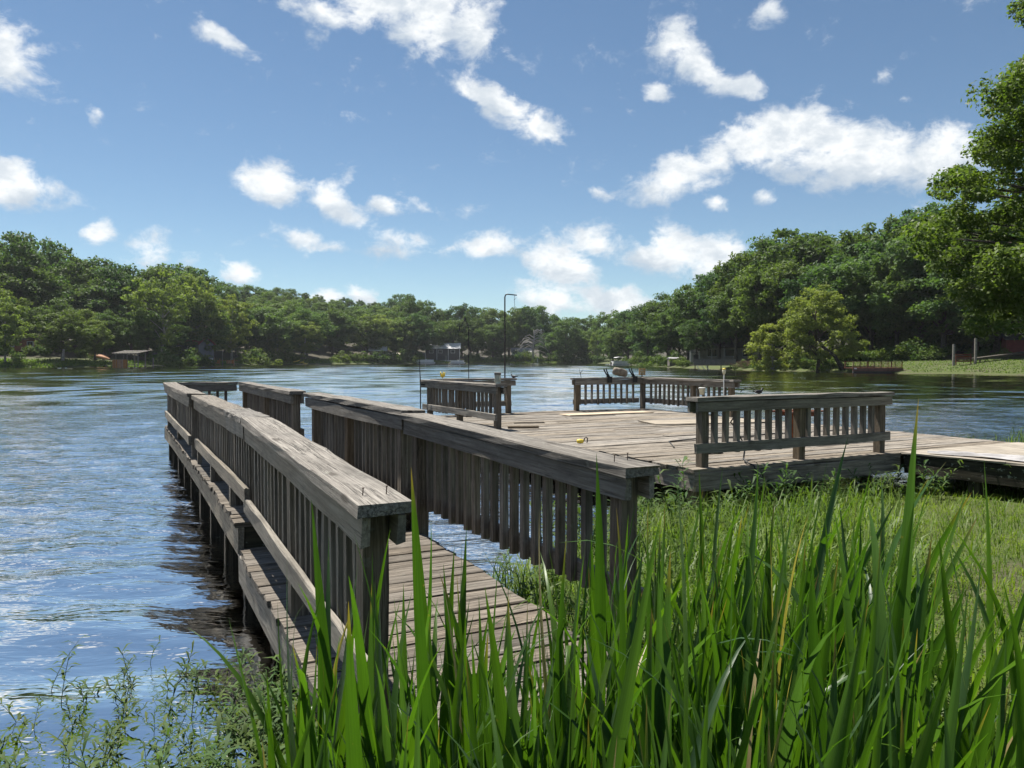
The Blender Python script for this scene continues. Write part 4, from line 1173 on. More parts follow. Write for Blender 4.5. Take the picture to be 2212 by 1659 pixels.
house('carport', 'low open shelter with a pale roof beside the far cottage', 845, 9, 7, 2.2, 4, 'wallbrown', 'offwhite', .6, 0, (), porch=4, cat='shelter')
house('house', 'dark two-level lake house with a silver roof on the far shore', 957, 12, 15, 5.4, 8, 'walldark', 'roofwhite', 2.2, .05, ((-5, 3.9, 1.6, 1.2), (-1, 3.9, 1.6, 1.2), (4.5, 3.9, 1.6, 1.2)), door=1.5, porch=4)
house('house', 'white house glimpsed behind the bare dead tree on the far shore', 1126, 17, 9, 4.2, 7, 'white', 'roofgrey', 1.8, 0, ((-2.5, 2.4, 1.5, 1.3), (1.5, 2.4, 1.5, 1.3)), door=-.5)
house('house', 'cream house with a row of porch posts on the right shore', 1600, 36, 17, 3.0, 7, 'wallcream', 'walldark', 1.8, -.2, ((-6, 1.7, 1.8, 1.4), (-2.5, 1.7, 1.8, 1.4), (1.0, 1.7, 1.8, 1.4), (5, 1.7, 1.8, 1.4)), porch=8)
house('house', 'white-trimmed house deep in the shade above the right lawn', 2005, 34, 9, 3.4, 7, 'wallbrown', 'walldark', 1.6, -.4, ((-2.5, 1.8, 1.6, 1.4), (0, 1.8, 1.2, 1.4), (2.8, 1.8, 1.4, 1.4)), porch=3)
house('shed', 'small dark red board shed on the slope of the right shore', 2203, 19, 3.8, 2.2, 2.6, 'wallred', 'walldark', .7, -.35, (), door=.6, over=.25, cat='shed')
house('pump_house', 'little pale box hut at the right shore edge behind the white boat', 1460, 9, 3.2, 1.5, 2.4, 'greywood', 'roofgrey', .25, 0, (), over=.1, cat='hut')
house('outhouse', 'tall narrow pale hut beside the little pale box hut', 1499, 15, 1.5, 2.6, 1.6, 'wallcream', 'roofgrey', .5, 0, (), over=.1, door=.2, cat='hut')

def planks(o, m4, x0, x1, y0, y1, z, mat, n, name='plank', th=.05):
    wdt = (x1 - x0) / n
    me = board_mesh(y1 - y0, wdt * .94, th, M[mat], 0, segs=1)
    for k in range(n):
        obj(name, me, o, m4 @ T0((x0 + wdt * (k + .5), (y0 + y1) / 2, z)) @ Matrix.Rotation(math.pi / 2, 4, 'Z'))
# timber boathouse with slatted roof, left shore
Y = 172.0; x0 = px(281, Y)
o = empty('boathouse', (x0, Y, 0), 'timber boathouse with a striped slat roof and orange plank skirt', 'boathouse')
m4 = T0((x0, Y, 0))
planks(o, m4, -8.2, 6.2, -1.6, 2.2, .42, 'greywood', 24)
for xx in (-2.4, .1, 2.5):
    for yy in (-1.4, 2.0):
        MB().box((xx, yy, 1.2), (.16, .16, 4.0)).build('post', M['greywood'], o, m4)
MB().box((5.9, -1.5, .8), (.18, .18, 2.6)).build('post', M['greywood'], o, m4)
MB().box((1.2, -1.4, .95), (3.0, .1, .12)).box((1.2, -1.4, .6), (3.0, .1, .1)).build('side_rail', M['greywood'], o, m4)
for k in range(10):
    xx = -2.6 + k * .60
    MB().prism([(0, 0), (.30, 0), (.30, 4.4), (0, 4.4)], 0, .07).build('roof_slat', M['greywood'], o, m4 @ T0((xx - .5, -2.0, 3.05)) @ Matrix.Rotation(.16, 4, 'X') @ Matrix.Rotation(-.22, 4, 'Z'))
MB().box((.1, -1.5, 2.95), (5.8, .1, .16)).box((.1, 2.0, 3.5), (5.8, .1, .16)).build('roof_beam', M['greywood'], o, m4)
for k in range(12):
    MB().box((-2.9 + k * .27, -1.72, .85), (.255, .05, 1.75)).build('skirt_plank', M['tanwood'], o, m4)
# overturned boat under a tan cover
Y = 181; x0 = px(216, Y) ; z0 = gz(x0, Y)
o = empty('covered_boat', (x0, Y, z0), 'orange-tan overturned rowing boat propped on the left lawn', 'boat', None)
secs = []
mb = MB()
for i in range(9):
    f = i / 8; w_ = .75 * math.sin(math.pi * (.12 + .82 * f)) ** .7; hh = .62 * math.sin(math.pi * (.15 + .75 * f)) ** .6
    for k in range(9):
        a_ = math.pi * k / 8
        mb.v.append((-1.9 + 3.8 * f, w_ * math.cos(a_), hh * math.sin(a_) + .0))
for i in range(8):
    for k in range(8):
        mb.f4.append((i * 9 + k, (i + 1) * 9 + k, (i + 1) * 9 + k + 1, i * 9 + k + 1))
m4 = T0((x0, Y, z0 + .55)) @ Matrix.Rotation(.25, 4, 'Y') @ Matrix.Scale(1.25, 4)
mb.build('hull', M['tan'], o, m4, smooth=True)
MB().tube([(-2.0, 0, .25), (-1, 0, .63), (1, 0, .63), (2.0, 0, .25)], .05, 6).build('keel', M['tanwood'], o, m4)
for xx in (-.9, .9): MB().box((x0 + xx, Y, z0 + .25), (.14, 1.2, .55)).build('trestle', M['greywood'], o)
# plank dock with white posts
Y = 220.0; x0 = px(470, Y)
o = empty('plank_dock', (x0, Y, 0), 'brown plank dock with pale posts and low side panels on the left shore', 'dock')
m4 = T0((x0, Y, 0))
planks(o, m4, -7.5, 5.4, -1.5, 2.5, .55, 'greywood', 22)
for xx, hh, mt in ((-7.3, 2.2, 'white'), (-5.0, 2.3, 'white'), (-4.2, 2.3, 'white'), (-2.9, 1.9, 'white'), (-.9, 1.8, 'white'), (-.2, 2.2, 'tanwood'), (1.3, 2.0, 'tanwood'), (2.0, 4.6, 'greywood'), (5.3, 2.0, 'tanwood')):
    MB().box((xx, -1.55, hh / 2 - .2), (.17, .17, hh + .4)).build('post', M[mt], o, m4)
MB().box((-4.6, -1.5, 1.3), (.7, .08, .1)).build('ladder_rung', M['white'], o, m4)
for k in range(6): MB().box((-.05 + k * .26, -1.46, 1.05), (.24, .05, .9)).build('panel_board', M['tanwood'], o, m4)
for k in range(9): MB().box((3.2 + k * .23, -1.46, 1.05), (.21, .05, .95)).build('panel_board', M['tanwood'], o, m4)
MB().box((2.6, 1.2, 1.5), (5.6, .08, .1)).build('back_rail', M['tanwood'], o, m4)
def lawn_chair(x, y, z, rz, mat, label, s=1.0):
    o = empty('lawn_chair', (x, y, z), label, 'chair')
    m4 = T0((x, y, z)) @ Matrix.Rotation(rz, 4, 'Z') @ Matrix.Scale(s, 4)
    for k in range(5): MB().box((-.22 + k * .11, .28, .75), (.095, .03, .85)).build('back_slat', M[mat], o, m4 @ Matrix.Rotation(-.15, 4, 'X'))
    MB().box((0, 0, .40), (.58, .55, .04)).build('seat', M[mat], o, m4)
    for sx in (-.3, .3):
        MB().box((sx, -.25, .30), (.08, .08, .6)).build('leg', M[mat], o, m4); MB().box((sx, .25, .20), (.08, .08, .4)).build('leg', M[mat], o, m4)
        MB().box((sx, 0, .61), (.14, .7, .03)).build('armrest', M[mat], o, m4)
lawn_chair(px(457, 220), 220.2, .58, .3, 'white', 'white slatted chair standing on the brown plank dock', 1.35)
# yellow kayaks, deck frame, sandy beach
def kayak(x, y, z, rz, mat, label, tilt=0.0, L=3.2):
    o = empty('kayak', (x, y, z), label, 'kayak')
    m4 = T0((x, y, z)) @ Matrix.Rotation(rz, 4, 'Z') @ Matrix.Rotation(tilt, 4, 'Y')
    mb = MB(); n = 11; k_ = 10
    for i in range(n):
        f = i / (n - 1); w_ = .36 * math.sin(math.pi * (.02 + .96 * f)) ** .75; up = .25 * (2 * f - 1) ** 4
        for k in range(k_):
            a_ = 2 * math.pi * k / k_
            mb.v.append((-L / 2 + L * f, w_ * math.cos(a_), .24 + up + .2 * math.sin(a_) * (w_ / .36 + .1)))
    for i in range(n - 1):
        for k in range(k_):
            mb.f4.append((i * k_ + k, (i + 1) * k_ + k, (i + 1) * k_ + (k + 1) % k_, i * k_ + (k + 1) % k_))
    mb.build('hull', M[mat], o, m4, smooth=True)
    lathe([(.30, .40), (.32, .46), (.24, .47)], 12).build('cockpit_rim', M['rubber'], o, m4 @ Matrix.Diagonal((1.5, .8, 1, 1)))
for k, (u, rz, tl, lb) in enumerate(((640, .5, -.25, 'yellow kayak with raised bow, the one beside the deck frame'), (651, -.5, -.3, 'yellow kayak with raised bow, the middle one of three on the beach'), (657, .9, .2, 'yellow kayak nearest the pale sand strip'))):
    Y = 268.5 + k * .6; kayak(px(u, Y), Y, gz(px(u, Y), Y) + .1, rz, 'yellow', lb, tl)
Y = 271; o = empty('deck_frame', (px(624, Y), Y, gz(px(624, Y), Y)), 'small pale wooden deck with an open rail above the kayaks', 'deck'); m4 = WM[o.name]
planks(o, m4, -1.6, 1.6, -.8, .8, .8, 'greywood', 10)
for xx in (-1.5, -.5, .5, 1.5): MB().box((xx, -.75, 1.0), (.12, .1, 2.0)).build('post', M['offwhite'], o, m4)
MB().box((0, -.76, 1.95), (3.3, .12, .12)).build('rail', M['offwhite'], o, m4)
bx = [(px(u, shore(u) + o_), shore(u) + o_) for u, o_ in ((640, -1.0), (680, -1.0), (720, -1.0), (745, -.6), (745, .8), (720, 1.6), (680, 2.0), (640, 1.2))]
tag(MB().prism(bx, -.25, .16).build('beach', M['sand']), None, None, kind='structure')
# pontoon boats
def pontoon(x, y, rz, label, s=1.0, canopy=True, hull='white'):
    o = empty('pontoon_boat', (x, y, 0), label, 'boat', None, rz, s)
    m4 = WM[o.name]
    for sy in (-.9, .9):
        MB().tube([(-3.2, sy, .15), (-2.6, sy, .12), (2.3, sy, .12), (3.0, sy, .25), (3.3, sy, .42)], [.25, .33, .33, .24, .06], 10).build('pontoon', M['roofwhite'], o, m4, smooth=True)
    MB().box((0, 0, .52), (6.0, 2.4, .10)).build('deck', M[hull], o, m4)
    for (cx, cy, sx, sy) in ((0, -1.15, 5.2, .06), (0, 1.15, 5.2, .06), (-2.75, 0, .06, 2.1), (2.75, 0, .06, 2.1)):
        MB().box((cx, cy, .95), (sx, sy, .72)).build('side_panel', M[hull], o, m4)
    MB().box((-1.9, .6, .85), (1.4, .8, .5)).box((1.6, -.6, .85), (1.4, .8, .5)).build('bench', M['offwhite'], o, m4)
    MB().box((.3, .6, 1.05), (.6, .6, .9)).build('console', M['white'], o, m4)
    if canopy:
        cv = MB(); n = 7
        for i in range(n):
            f = i / (n - 1)
            for yy in (-1.15, 1.15): cv.v.append((-2.0 + 3.2 * f, yy, 2.35 + .22 * math.sin(math.pi * f) + .1 * f))
        cv.v += [(a_, b_, c_ + .05) for a_, b_, c_ in cv.v]
        for i in range(n - 1):
            for off in (0, 2 * n): cv.f4.append((off + i * 2, off + i * 2 + 2, off + i * 2 + 3, off + i * 2 + 1))
            cv.f4.append((i * 2, i * 2 + 2, 2 * n + i * 2 + 2, 2 * n + i * 2)); cv.f4.append((i * 2 + 1, i * 2 + 3, 2 * n + i * 2 + 3, 2 * n + i * 2 + 1))
        cv.build('canopy', M['white'], o, m4)
        for xx in (-1.9, 1.1):
            for yy in (-1.12, 1.12): MB().tube([(xx * .6, yy, 1.25), (xx, yy, 2.4)], .03, 6).build('canopy_pole', M['roofwhite'], o, m4)
    MB().box((-3.15, 0, .55), (.4, .5, .9)).build('outboard_motor', M['walldark'], o, m4)
Y = shore(988) - 1; pontoon(px(988, Y), Y, .1, 'white pontoon boat moored in front of the dark lake house', 1.05, False)
Y = shore(918) - 1; pontoon(px(918, Y), Y, 0, 'long low white pontoon boat moored by itself on the far shore', 1.3, False)
Y = 231.0; pontoon(px(1340, Y), Y, .25, 'white pontoon boat with a canopy moored at the cove point', .95, True)
Y = shore(965) + 4; kayak(px(965, Y), Y, gz(px(965, Y), Y), 0, 'white', 'white canoe lying on the grass below the dark lake house', 0, 5.5)
# jetty strip by the white boat
Y = 205; o = empty('low_jetty', (px(1400, Y), Y, 0), 'low pale plank jetty lying along the right shore near the white boat', 'jetty')
planks(o, T0((px(1400, Y), Y, 0)), -5, 3, -.5, .5, .3, 'greywood', 16)
for xx in (-4.6, 2.6): MB().box((xx, -.4, 0), (.15, .15, 1.0)).build('post', M['greywood'], o, T0((px(1400, Y), Y, 0)))
# grey fenced deck on the right shore
Y = 128.0; x0 = px(1541, Y)
o = empty('boarded_deck', (x0, Y, 0), 'grey deck with a solid board fence overhanging the right shore', 'dock')
m4 = T0((x0, Y, 0))
planks(o, m4, -3.4, 3.4, -.8, 2.6, .78, 'greywood', 20)
for k in range(28): MB().box((-3.35 + k * .248, -.86, 1.22), (.235, .04, 1.02)).build('fence_board', M['greywood'], o, m4)
MB().box((0, -.84, 1.78), (7.0, .14, .07)).build('fence_cap', M['greywood'], o, m4)
for xx in (-3.2, -1.1, 1.1, 3.2): MB().box((xx, -.6, .2), (.14, .14, 1.2)).build('post', M['piling'], o, m4)
for xx in (-3.0, -2.2, -1.5): MB().tube([(xx, -.95, .65), (xx + .5, -1.0, .0)], .05, 6).build('brace', M['white'], o, m4)
# brush pile and stone bank
Y = 124.0; x0 = px(1620, Y)
br = np.random.default_rng(21); mb = MB()
o = empty('brush_pile', (x0, Y, gz(x0, Y)), 'brown heap of cut brush on the right shore beside the grey deck', 'brush pile')
for k in range(70):
    a_ = br.uniform(0, 3.14); L = br.uniform(.5, 1.3); cx, cy, cz = br.normal(0, 1.6), br.normal(0, .5), abs(br.normal(.4, .3))
    MB().tube([(x0 + cx - L * math.cos(a_), Y + cy, gz(x0, Y) + cz - .2), (x0 + cx, Y + cy + .2, gz(x0, Y) + cz + .15), (x0 + cx + L * math.cos(a_), Y + cy - .1, gz(x0, Y) + cz + br.uniform(-.2, .4))], [.05, .04, .02], 5, cap=False).build('stick', M['brush'], o)
# red dock
Y = 95.0; x0 = px(1886, Y)
o = empty('red_dock', (x0, Y, 0), 'reddish-brown timber dock with an open rail at the edge of the right lawn', 'dock')
m4 = T0((x0, Y, 0))
planks(o, m4, -3.05, 3.05, -1.2, 1.4, .66, 'redwood', 24)
MB().box((0, -1.24, .45), (6.2, .06, .36)).build('rim_joist', M['redwood'], o, m4)
MB().box((0, -.8, .08), (5.7, .3, .34)).build('float_drum', M['walldark'], o, m4)
for k in range(8):
    xx = -2.98 + k * .851
    MB().box((xx, -1.15, 1.05), (.09, .09, .8)).build('post', M['redwood'], o, m4)
    if k < 7:
        for j in range(1, 5): MB().box((xx + j * .17, -1.15, 1.05), (.035, .035, .70)).build('baluster', M['redwood'], o, m4)
MB().box((0, -1.15, 1.46), (6.1, .14, .05)).box((0, -1.15, .78), (6.0, .05, .06)).build('handrail', M['redwood'], o, m4)
MB().box((0, 1.3, 1.46), (6.1, .14, .05)).build('handrail', M['redwood'], o, m4)
for xx in (-2.9, 0, 2.9): MB().box((xx, 1.3, 1.05), (.09, .09, .8)).build('post', M['redwood'], o, m4)
MB().box((-2.75, -1.29, .60), (.3, .03, .14)).build('notice_plate', M['white'], o, m4)
# two posts with a bench swing, and a plank walk
Y = 92.5; x0 = px(2080, Y); z0 = gz(x0, Y)
o = empty('gate_frame', (x0, Y, z0), 'red-brown slatted bench between two tall grey posts on the right lawn', 'bench')
m4 = T0((x0, Y, z0))
MB().box((-1.15, 0, 1.1), (.22, .22, 2.8)).build('post', M['greywood'], o, m4); MB().box((1.35, -.2, 1.45), (.22, .22, 3.5)).build('post', M['greywood'], o, m4)
for k in range(4): MB().box((.1, .15, .45 + k * .26), (1.95, .06, .17)).build('slat', M['redwood'], o, m4)
for xx in (-.8, 1.0): MB().box((xx, .1, .55), (.1, .1, 1.1)).build('upright', M['redwood'], o, m4)
MB().box((.1, -.2, .45), (1.9, .5, .06)).build('seat', M['redwood'], o, m4)
w0, w1 = Vector((px(2102, 94), 94, gz(px(2102, 94), 94) + .55)), Vector((px(2290, 99), 99, gz(px(2290, 99), 99) + .75))
o = empty('plank_ramp', tuple((w0 + w1) / 2 - Vector((0, 0, .6))), 'long thin plank ramp running up the right lawn from the bench', 'ramp')
board('deck_strip', o, w0, w1, 1.0, .08, M['piling'], segs=4); board('side_beam', o, w0 + Vector((0, -.5, -.14)), w1 + Vector((0, -.5, -.14)), .06, .2, M['piling'], segs=4)
for f in (.05, .35, .65, .95):
    q_ = w0.lerp(w1, f); MB().box((q_.x, q_.y - .4, q_.z - .45), (.12, .12, .9)).build('leg', M['piling'], o)
# channel marker on the far shore
Y = shore(1161) + 1.5; x0 = px(1161, Y); o = empty('marker_post', (x0, Y, gz(x0, Y)), 'small white marker post on the grassy far shore', 'post')
lathe([(.35, 0), (.38, .3), (.2, .9), (.28, 1.2), (.3, 1.6), (.05, 1.9)], 10).build('body', M['white'], o, WM[o.name]); MB().box((0, 0, -.1), (.9, .9, .25)).build('plinth', M['concrete'], o, WM[o.name])
# utility stump and trunk on left lawn
Y = 169; x0 = px(136, Y); z0 = gz(x0, Y)
tag(MB().tube([(x0, Y, z0 - .3), (x0 + .15, Y, z0 + 2.0), (x0 + .3, Y, z0 + 2.7)], [.38, .28, .2], 9).build('tree_stump', M['palebark'], None, smooth=True), 'tall pale stump standing on the left lawn', 'stump')

# ------------------------------------------------------------------ plants on our bank
def blades(n, sampler, hmin, hmax, w, mat, name, r, lean=.35, curve=.5):
    """a mass of grass blades: quad below, triangle tip"""
    p = sampler(n, r)
    n = len(p)
    h = r.uniform(hmin, hmax, n) ; az_ = r.uniform(0, 2 * math.pi, n)
    d = np.stack([np.cos(az_), np.sin(az_), np.zeros(n)], 1)
    s_ = np.stack([-d[:, 1], d[:, 0], np.zeros(n)], 1)
    ln = r.uniform(.1, 1, n) * lean
    ww = w * r.uniform(.6, 1.3, n)
    up = np.array([0, 0, 1.0])
    m_ = p + up * (h * .58)[:, None] + d * (h * ln * .4)[:, None]
    tpt = p + up * (h * (1 - curve * ln))[:, None] + d * (h * ln * 1.2)[:, None]
    V = np.stack([p - s_ * ww[:, None] * .5, p + s_ * ww[:, None] * .5, m_ + s_ * ww[:, None] * .42, m_ - s_ * ww[:, None] * .42, tpt], 1).reshape(-1, 3)
    i0 = np.arange(n) * 5
    q4 = np.stack([i0, i0 + 1, i0 + 2, i0 + 3], 1); q3 = np.stack([i0 + 3, i0 + 2, i0 + 4], 1)
    me = mesh_np(name, V, [q4, q3], M[mat])
    tint = np.clip(r.normal(.5, .2, n) + .28 * np.sin(p[:, 0] * 3.1 + 1) * np.sin(p[:, 1] * 2.6) + .12 * np.sin(p[:, 0] * 9 + p[:, 1] * 7), 0, 1)
    face_attr(me, 'tint', np.concatenate([tint, tint]))
    return obj(name, me)

def region(x0, x1, y0, y1, cond, dens_near=True):
    def f(n, r):
        out_ = np.zeros((0, 3))
        x = r.uniform(x0, x1, n * 3); y = r.uniform(y0, y1, n * 3)
        if dens_near:
            k = r.uniform(0, 1, n * 3) < np.clip(2.6 / np.maximum(y, 1.0), .15, 1); x, y = x[k], y[k]
        d = lake_dist(x, y); k = cond(x, y, d); x, y = x[k][:n], y[k][:n]
        z = ground_z(x, y) - .01
        return np.stack([x, y, z], 1)
    return f
infr = lambda x, y: (np.abs(x) < y * .72 + .6)
gr = np.random.default_rng(31)
patch = lambda x, y: np.sin(x * 2.1 + y * .7) * np.sin(x * .9 - y * 1.7)
tag(blades(75000, region(.6, 9.5, 1.2, 13, lambda x, y, d: (d > .45) & infr(x, y) & (x * .889 + y * .458 > 2.2)), .035, .13, .0065, 'lawn', 'lawn_grass', gr, 1.2, .5), 'short yellow-green lawn grass on the bank below the platform', 'grass', kind='stuff')
tag(blades(52000, region(-.2, 10.5, 1.6, 14.5, lambda x, y, d: (d > -.15) & infr(x, y) & (x * .889 + y * .458 > 2.15) & ~((-x * .458 + y * .889 > 5.75) & (x * .889 + y * .458 > 4.9)) & ((d < .8 + .4 * patch(x, y)) | (x / y < .47 + .14 * patch(x * 1.3, y * 1.3)))), .12, .46, .010, 'grass', 'tall_grass', gr, 1.3, .5), 'long rough green grass between the iris and the platform', 'grass', kind='stuff')
tag(blades(4500, region(.4, 7.5, 2.0, 9, lambda x, y, d: (d > .5) & (np.sin(x * 3.7 + 1) * np.cos(y * 2.9) + .5 * np.sin(x * 7 - y * 5) > .3) & infr(x, y)), .07, .26, .008, 'grass', 'tall_grass', gr, 1.4, .5), 'loose taller grass tufts scattered over the lawn', 'grass', kind='stuff')
tag(blades(3500, region(-3.4, .8, 1.2, 5.2, lambda x, y, d: (d > -.05) & (d < 2.4) & infr(x, y) & ((x * .889 + y * .458 < .7) | (-x * .458 + y * .889 < 2.3))), .05, .22, .009, 'grass', 'tall_grass', gr, .9), 'low green grass on the bank beside the near end of the walkway', 'grass', kind='stuff')
tag(blades(2500, region(6, 13, 11.0, 18, lambda x, y, d: (d > -.35) & (d < 1.4) & (x > 6.9)), .25, .6, .014, 'grass', 'tall_grass', gr, .8), 'bright reedy grass on the bank beyond the gangway', 'grass', kind='stuff')
# far lawns
def far_lawn(n, r):
    u = r.uniform(1630, 2260, n); f = r.uniform(0, 1, n)
    Y = np.interp(u, SHU, SHY) + .3 + f * 12
    x = (u - 1106) / 1661 * Y
    return np.stack([x, Y, ground_z(x, Y) - .05], 1)
tag(blades(9000, far_lawn, .08, .22, .10, 'grass', 'far_lawn_grass', gr, .9), 'mown grass slope of the right shore', 'grass', kind='stuff')
def far_lawn2(n, r):
    u = r.uniform(-60, 1300, n); f = r.uniform(0, 1, n) ** 1.3
    Y = np.interp(u, SHU, SHY) + .2 + f * 8
    x = (u - 1106) / 1661 * Y
    return np.stack([x, Y, ground_z(x, Y) - .05], 1)
tag(blades(14000, far_lawn2, .2, .7, .22, 'grass', 'far_shore_grass', gr, .9), 'grassy strip along the left and far waterlines', 'grass', kind='stuff')

# smartweed at the water's edge
def make_weed(seed, hgt=.34, nl=11):
    r = np.random.default_rng(seed)
    V, F, T = [], [], []
    bend = r.normal(0, .12, 2)
    stem = lambda f: np.array([bend[0] * f * f, bend[1] * f * f, hgt * f])
    k = 4
    for i in range(6):
        c_ = stem(i / 5)
        for j in range(k):
            a_ = j * math.pi / 2; V.append(c_ + .0035 * (1.1 - .6 * i / 5) * np.array([math.cos(a_), math.sin(a_), 0]))
    for i in range(5):
        for j in range(k): F.append((i * k + j, i * k + (j + 1) % k, (i + 1) * k + (j + 1) % k, (i + 1) * k + j)); T.append(.2)
    for q_ in range(nl):
        f = .30 + .70 * (q_ + 1) / nl
        c_ = stem(f); a_ = q_ * 2.4 + r.normal(0, .3)
        L = r.uniform(.09, .15) * (1.1 - .3 * f); w_ = L * .095
        d = np.array([math.cos(a_), math.sin(a_), 0]); s_ = np.array([-d[1], d[0], 0]); el = r.uniform(.3, 1.0) + .5 * (f > .9)
        p1 = c_ + d * L * .45 + np.array([0, 0, L * .45 * el]); p2 = c_ + d * L * .95 + np.array([0, 0, L * (.55 * el - .12)])
        b_ = len(V); V += [c_ - s_ * w_ * .25, c_ + s_ * w_ * .25, p1 + s_ * w_, p1 - s_ * w_ , p2 + s_ * w_ * .12, p2 - s_ * w_ * .12]
        F += [(b_, b_ + 1, b_ + 2, b_ + 3), (b_ + 3, b_ + 2, b_ + 4, b_ + 5)]; tt = np.clip(r.normal(.55, .2), 0, 1); T += [tt, tt]
    me = mesh_np('weed', np.array(V), np.array(F), M['weed']); face_attr(me, 'tint', T)
    return me
WEED = [make_weed(60 + k, .26 + .05 * k, 14 + 3 * (k % 3)) for k in range(5)]
def weed(x, y, s, label, group, z=None):
    o = bpy.data.objects.new('smartweed', WEED[random.randrange(5)])
    z0 = max(gz(x, y), -.06) - .02 if z is None else z
    link(o, None, Matrix.Translation((x, y, z0)) @ Matrix.Rotation(random.uniform(0, 6.28), 4, 'Z') @ Matrix.Rotation(random.uniform(-.25, .25), 4, 'X') @ Matrix.Scale(s, 4))
    return tag(o, label, 'weed', group)
wr_ = random.Random(4)
k = 0
while k < 270:
    x, y = wr_.uniform(-3.0, -.35), wr_.uniform(1.6, 4.3)
    d = float(lake_dist(np.array([x]), np.array([y]))[0])
    if -1.7 * wr_.random() ** 1.4 < d < .7 and abs(x) < y * .72 and x * .889 + y * .458 < .68:
        weed(x, y, wr_.uniform(.40, .85) * (1.0 if d > -.12 else .8), 'narrow-leaved green waterside weed on the bank left of the walkway', 'waterside weeds left of the walkway'); k += 1
k = 0
while k < 75:
    x, y = wr_.uniform(-.2, 2.4), wr_.uniform(4.6, 8.6)
    d = float(lake_dist(np.array([x]), np.array([y]))[0])
    if -.55 < d < .5 and (Vector((x, y, 0)).dot(ND) > 2.1):
        weed(x, y, wr_.uniform(.7, 1.3), 'narrow-leaved green weed at the waterline between walkway and platform', 'weeds between walkway and platform'); k += 1
k = 0
while k < 45:
    n_, t_ = wr_.uniform(4.0, 9.5), wr_.uniform(4.6, 5.8)
    q_ = P(n_, t_, 0); x, y = q_.x, q_.y
    d = float(lake_dist(np.array([x]), np.array([y]))[0])
    if -.5 < d < 1.6:
        weed(x, y, wr_.uniform(.8, 1.4), 'narrow-leaved green weed in the long grass under the platform front', 'weeds under the platform front'); k += 1

# iris: sword leaves in fans
m, t, b, out = new_mat('iris_leaf')
co = t.node('ShaderNodeTexCoord').outputs['Object']
rnd = t.node('ShaderNodeObjectInfo').outputs['Random']
vein = t.noise(t.vmath('MULTIPLY', co, (900, 30, 3)), 1.0, 2.0, 0.5).outputs['Fac']
blot = t.noise(t.vmath('ADD', co, t.vmath('SCALE', (7, 5, 3), s=rnd)), 7.0, 4.0, 0.6).outputs['Fac']
f = t.math('ADD', t.math('MULTIPLY', rnd, 0.55), t.math('MULTIPLY', blot, 0.45), clamp=True)
c = t.mix(f, (0.024, 0.066, 0.018, 1), (0.082, 0.158, 0.014, 1))
c = t.mix(t.math('MULTIPLY', t.smooth(t.math('FRACT', t.math('MULTIPLY', rnd, 13.7)), 0.70, 0.80), 0.6), c, (0.052, 0.098, 0.055, 1))
c = t.mix(1.0, c, t.ramp(vein, [(0.3, 0.80), (0.7, 1.10)]), blend='MULTIPLY')
sx_ = t.node('ShaderNodeSeparateXYZ', None, Vector=co)
c = t.mix(t.math('MULTIPLY', t.smooth(sx_.outputs[2], 0.25, 0.0), 0.6), c, (0.16, 0.13, 0.06, 1))
tipm = t.math('MULTIPLY', t.smooth(t.math('ADD', sx_.outputs[2], t.math('MULTIPLY', blot, 0.12)), 0.95, 1.06), t.math('GREATER_THAN', t.math('FRACT', t.math('MULTIPLY', rnd, 29.3)), 0.65))
c = t.mix(tipm, c, (0.22, 0.15, 0.06, 1))
spot = t.math('MULTIPLY', t.smooth(t.noise(co, 38.0, 4.0, 0.7).outputs['Fac'], 0.66, 0.72), 0.6)
c = t.mix(spot, c, (0.15, 0.13, 0.045, 1))
dead = t.math('GREATER_THAN', t.math('FRACT', t.math('MULTIPLY', rnd, 41.7)), 0.988)
c = t.mix(dead, c, (0.30, 0.235, 0.12, 1))
t.set(b.inputs['Base Color'], c)
b.inputs['Roughness'].default_value = 0.34
b.inputs['Specular IOR Level'].default_value = 0.28
bp = t.node('ShaderNodeBump', None, Strength=0.35, Distance=0.0008, Height=vein)
t.set(b.inputs['Normal'], bp.outputs[0])
tr = t.node('ShaderNodeBsdfTranslucent', None, Color=t.mix(1.0, c, (1.5, 1.7, 0.45, 1), blend='MULTIPLY'))
mx = t.node('ShaderNodeMixShader', None, Fac=0.44)
t.l.new(b.outputs[0], mx.inputs[1]); t.l.new(tr.outputs[0], mx.inputs[2]); t.l.new(mx.outputs[0], out.inputs[0])
M['iris'] = m

def make_blade(seed, L=1.0, w=.030, droop=0.0, twist=.3, fold=None):
    """sword leaf: a shallow keel down the middle, long taper; local Z along the leaf"""
    r = np.random.default_rng(seed); n = 13
    V = []; pos_ = np.zeros(3); ang = 0.0
    tw0 = r.uniform(-.2, .2)
    for i in range(n + 1):
        f = i / n
        ww = w * (.62 + .38 * min(1, f * 3.2)) * (1 - max(0, (f - .52) / .48) ** 1.55) + .0004
        tw = tw0 + twist * f
        keel = .16 * ww * (1 - f * .5)
        sx, sy = math.cos(tw), math.sin(tw)
        for off, kz in ((-.5, 0), (-.12, keel), (.12, keel), (.5, 0)):
            V.append(pos_ + np.array([sx * ww * off - sy * kz, sy * ww * off + sx * kz, 0]))
        bend = droop * (f ** 2.2) + .05 * math.sin(f * 2 + seed)
        if fold and f > fold: bend = droop
        ang = bend
        pos_ = pos_ + np.array([0, math.sin(ang), math.cos(ang)]) * L / n
    F = [(i * 4 + k, i * 4 + k + 1, (i + 1) * 4 + k + 1, (i + 1) * 4 + k) for i in range(n) for k in range(3)]
    return mesh_np('leaf', np.array(V), np.array(F), M['iris'], True)
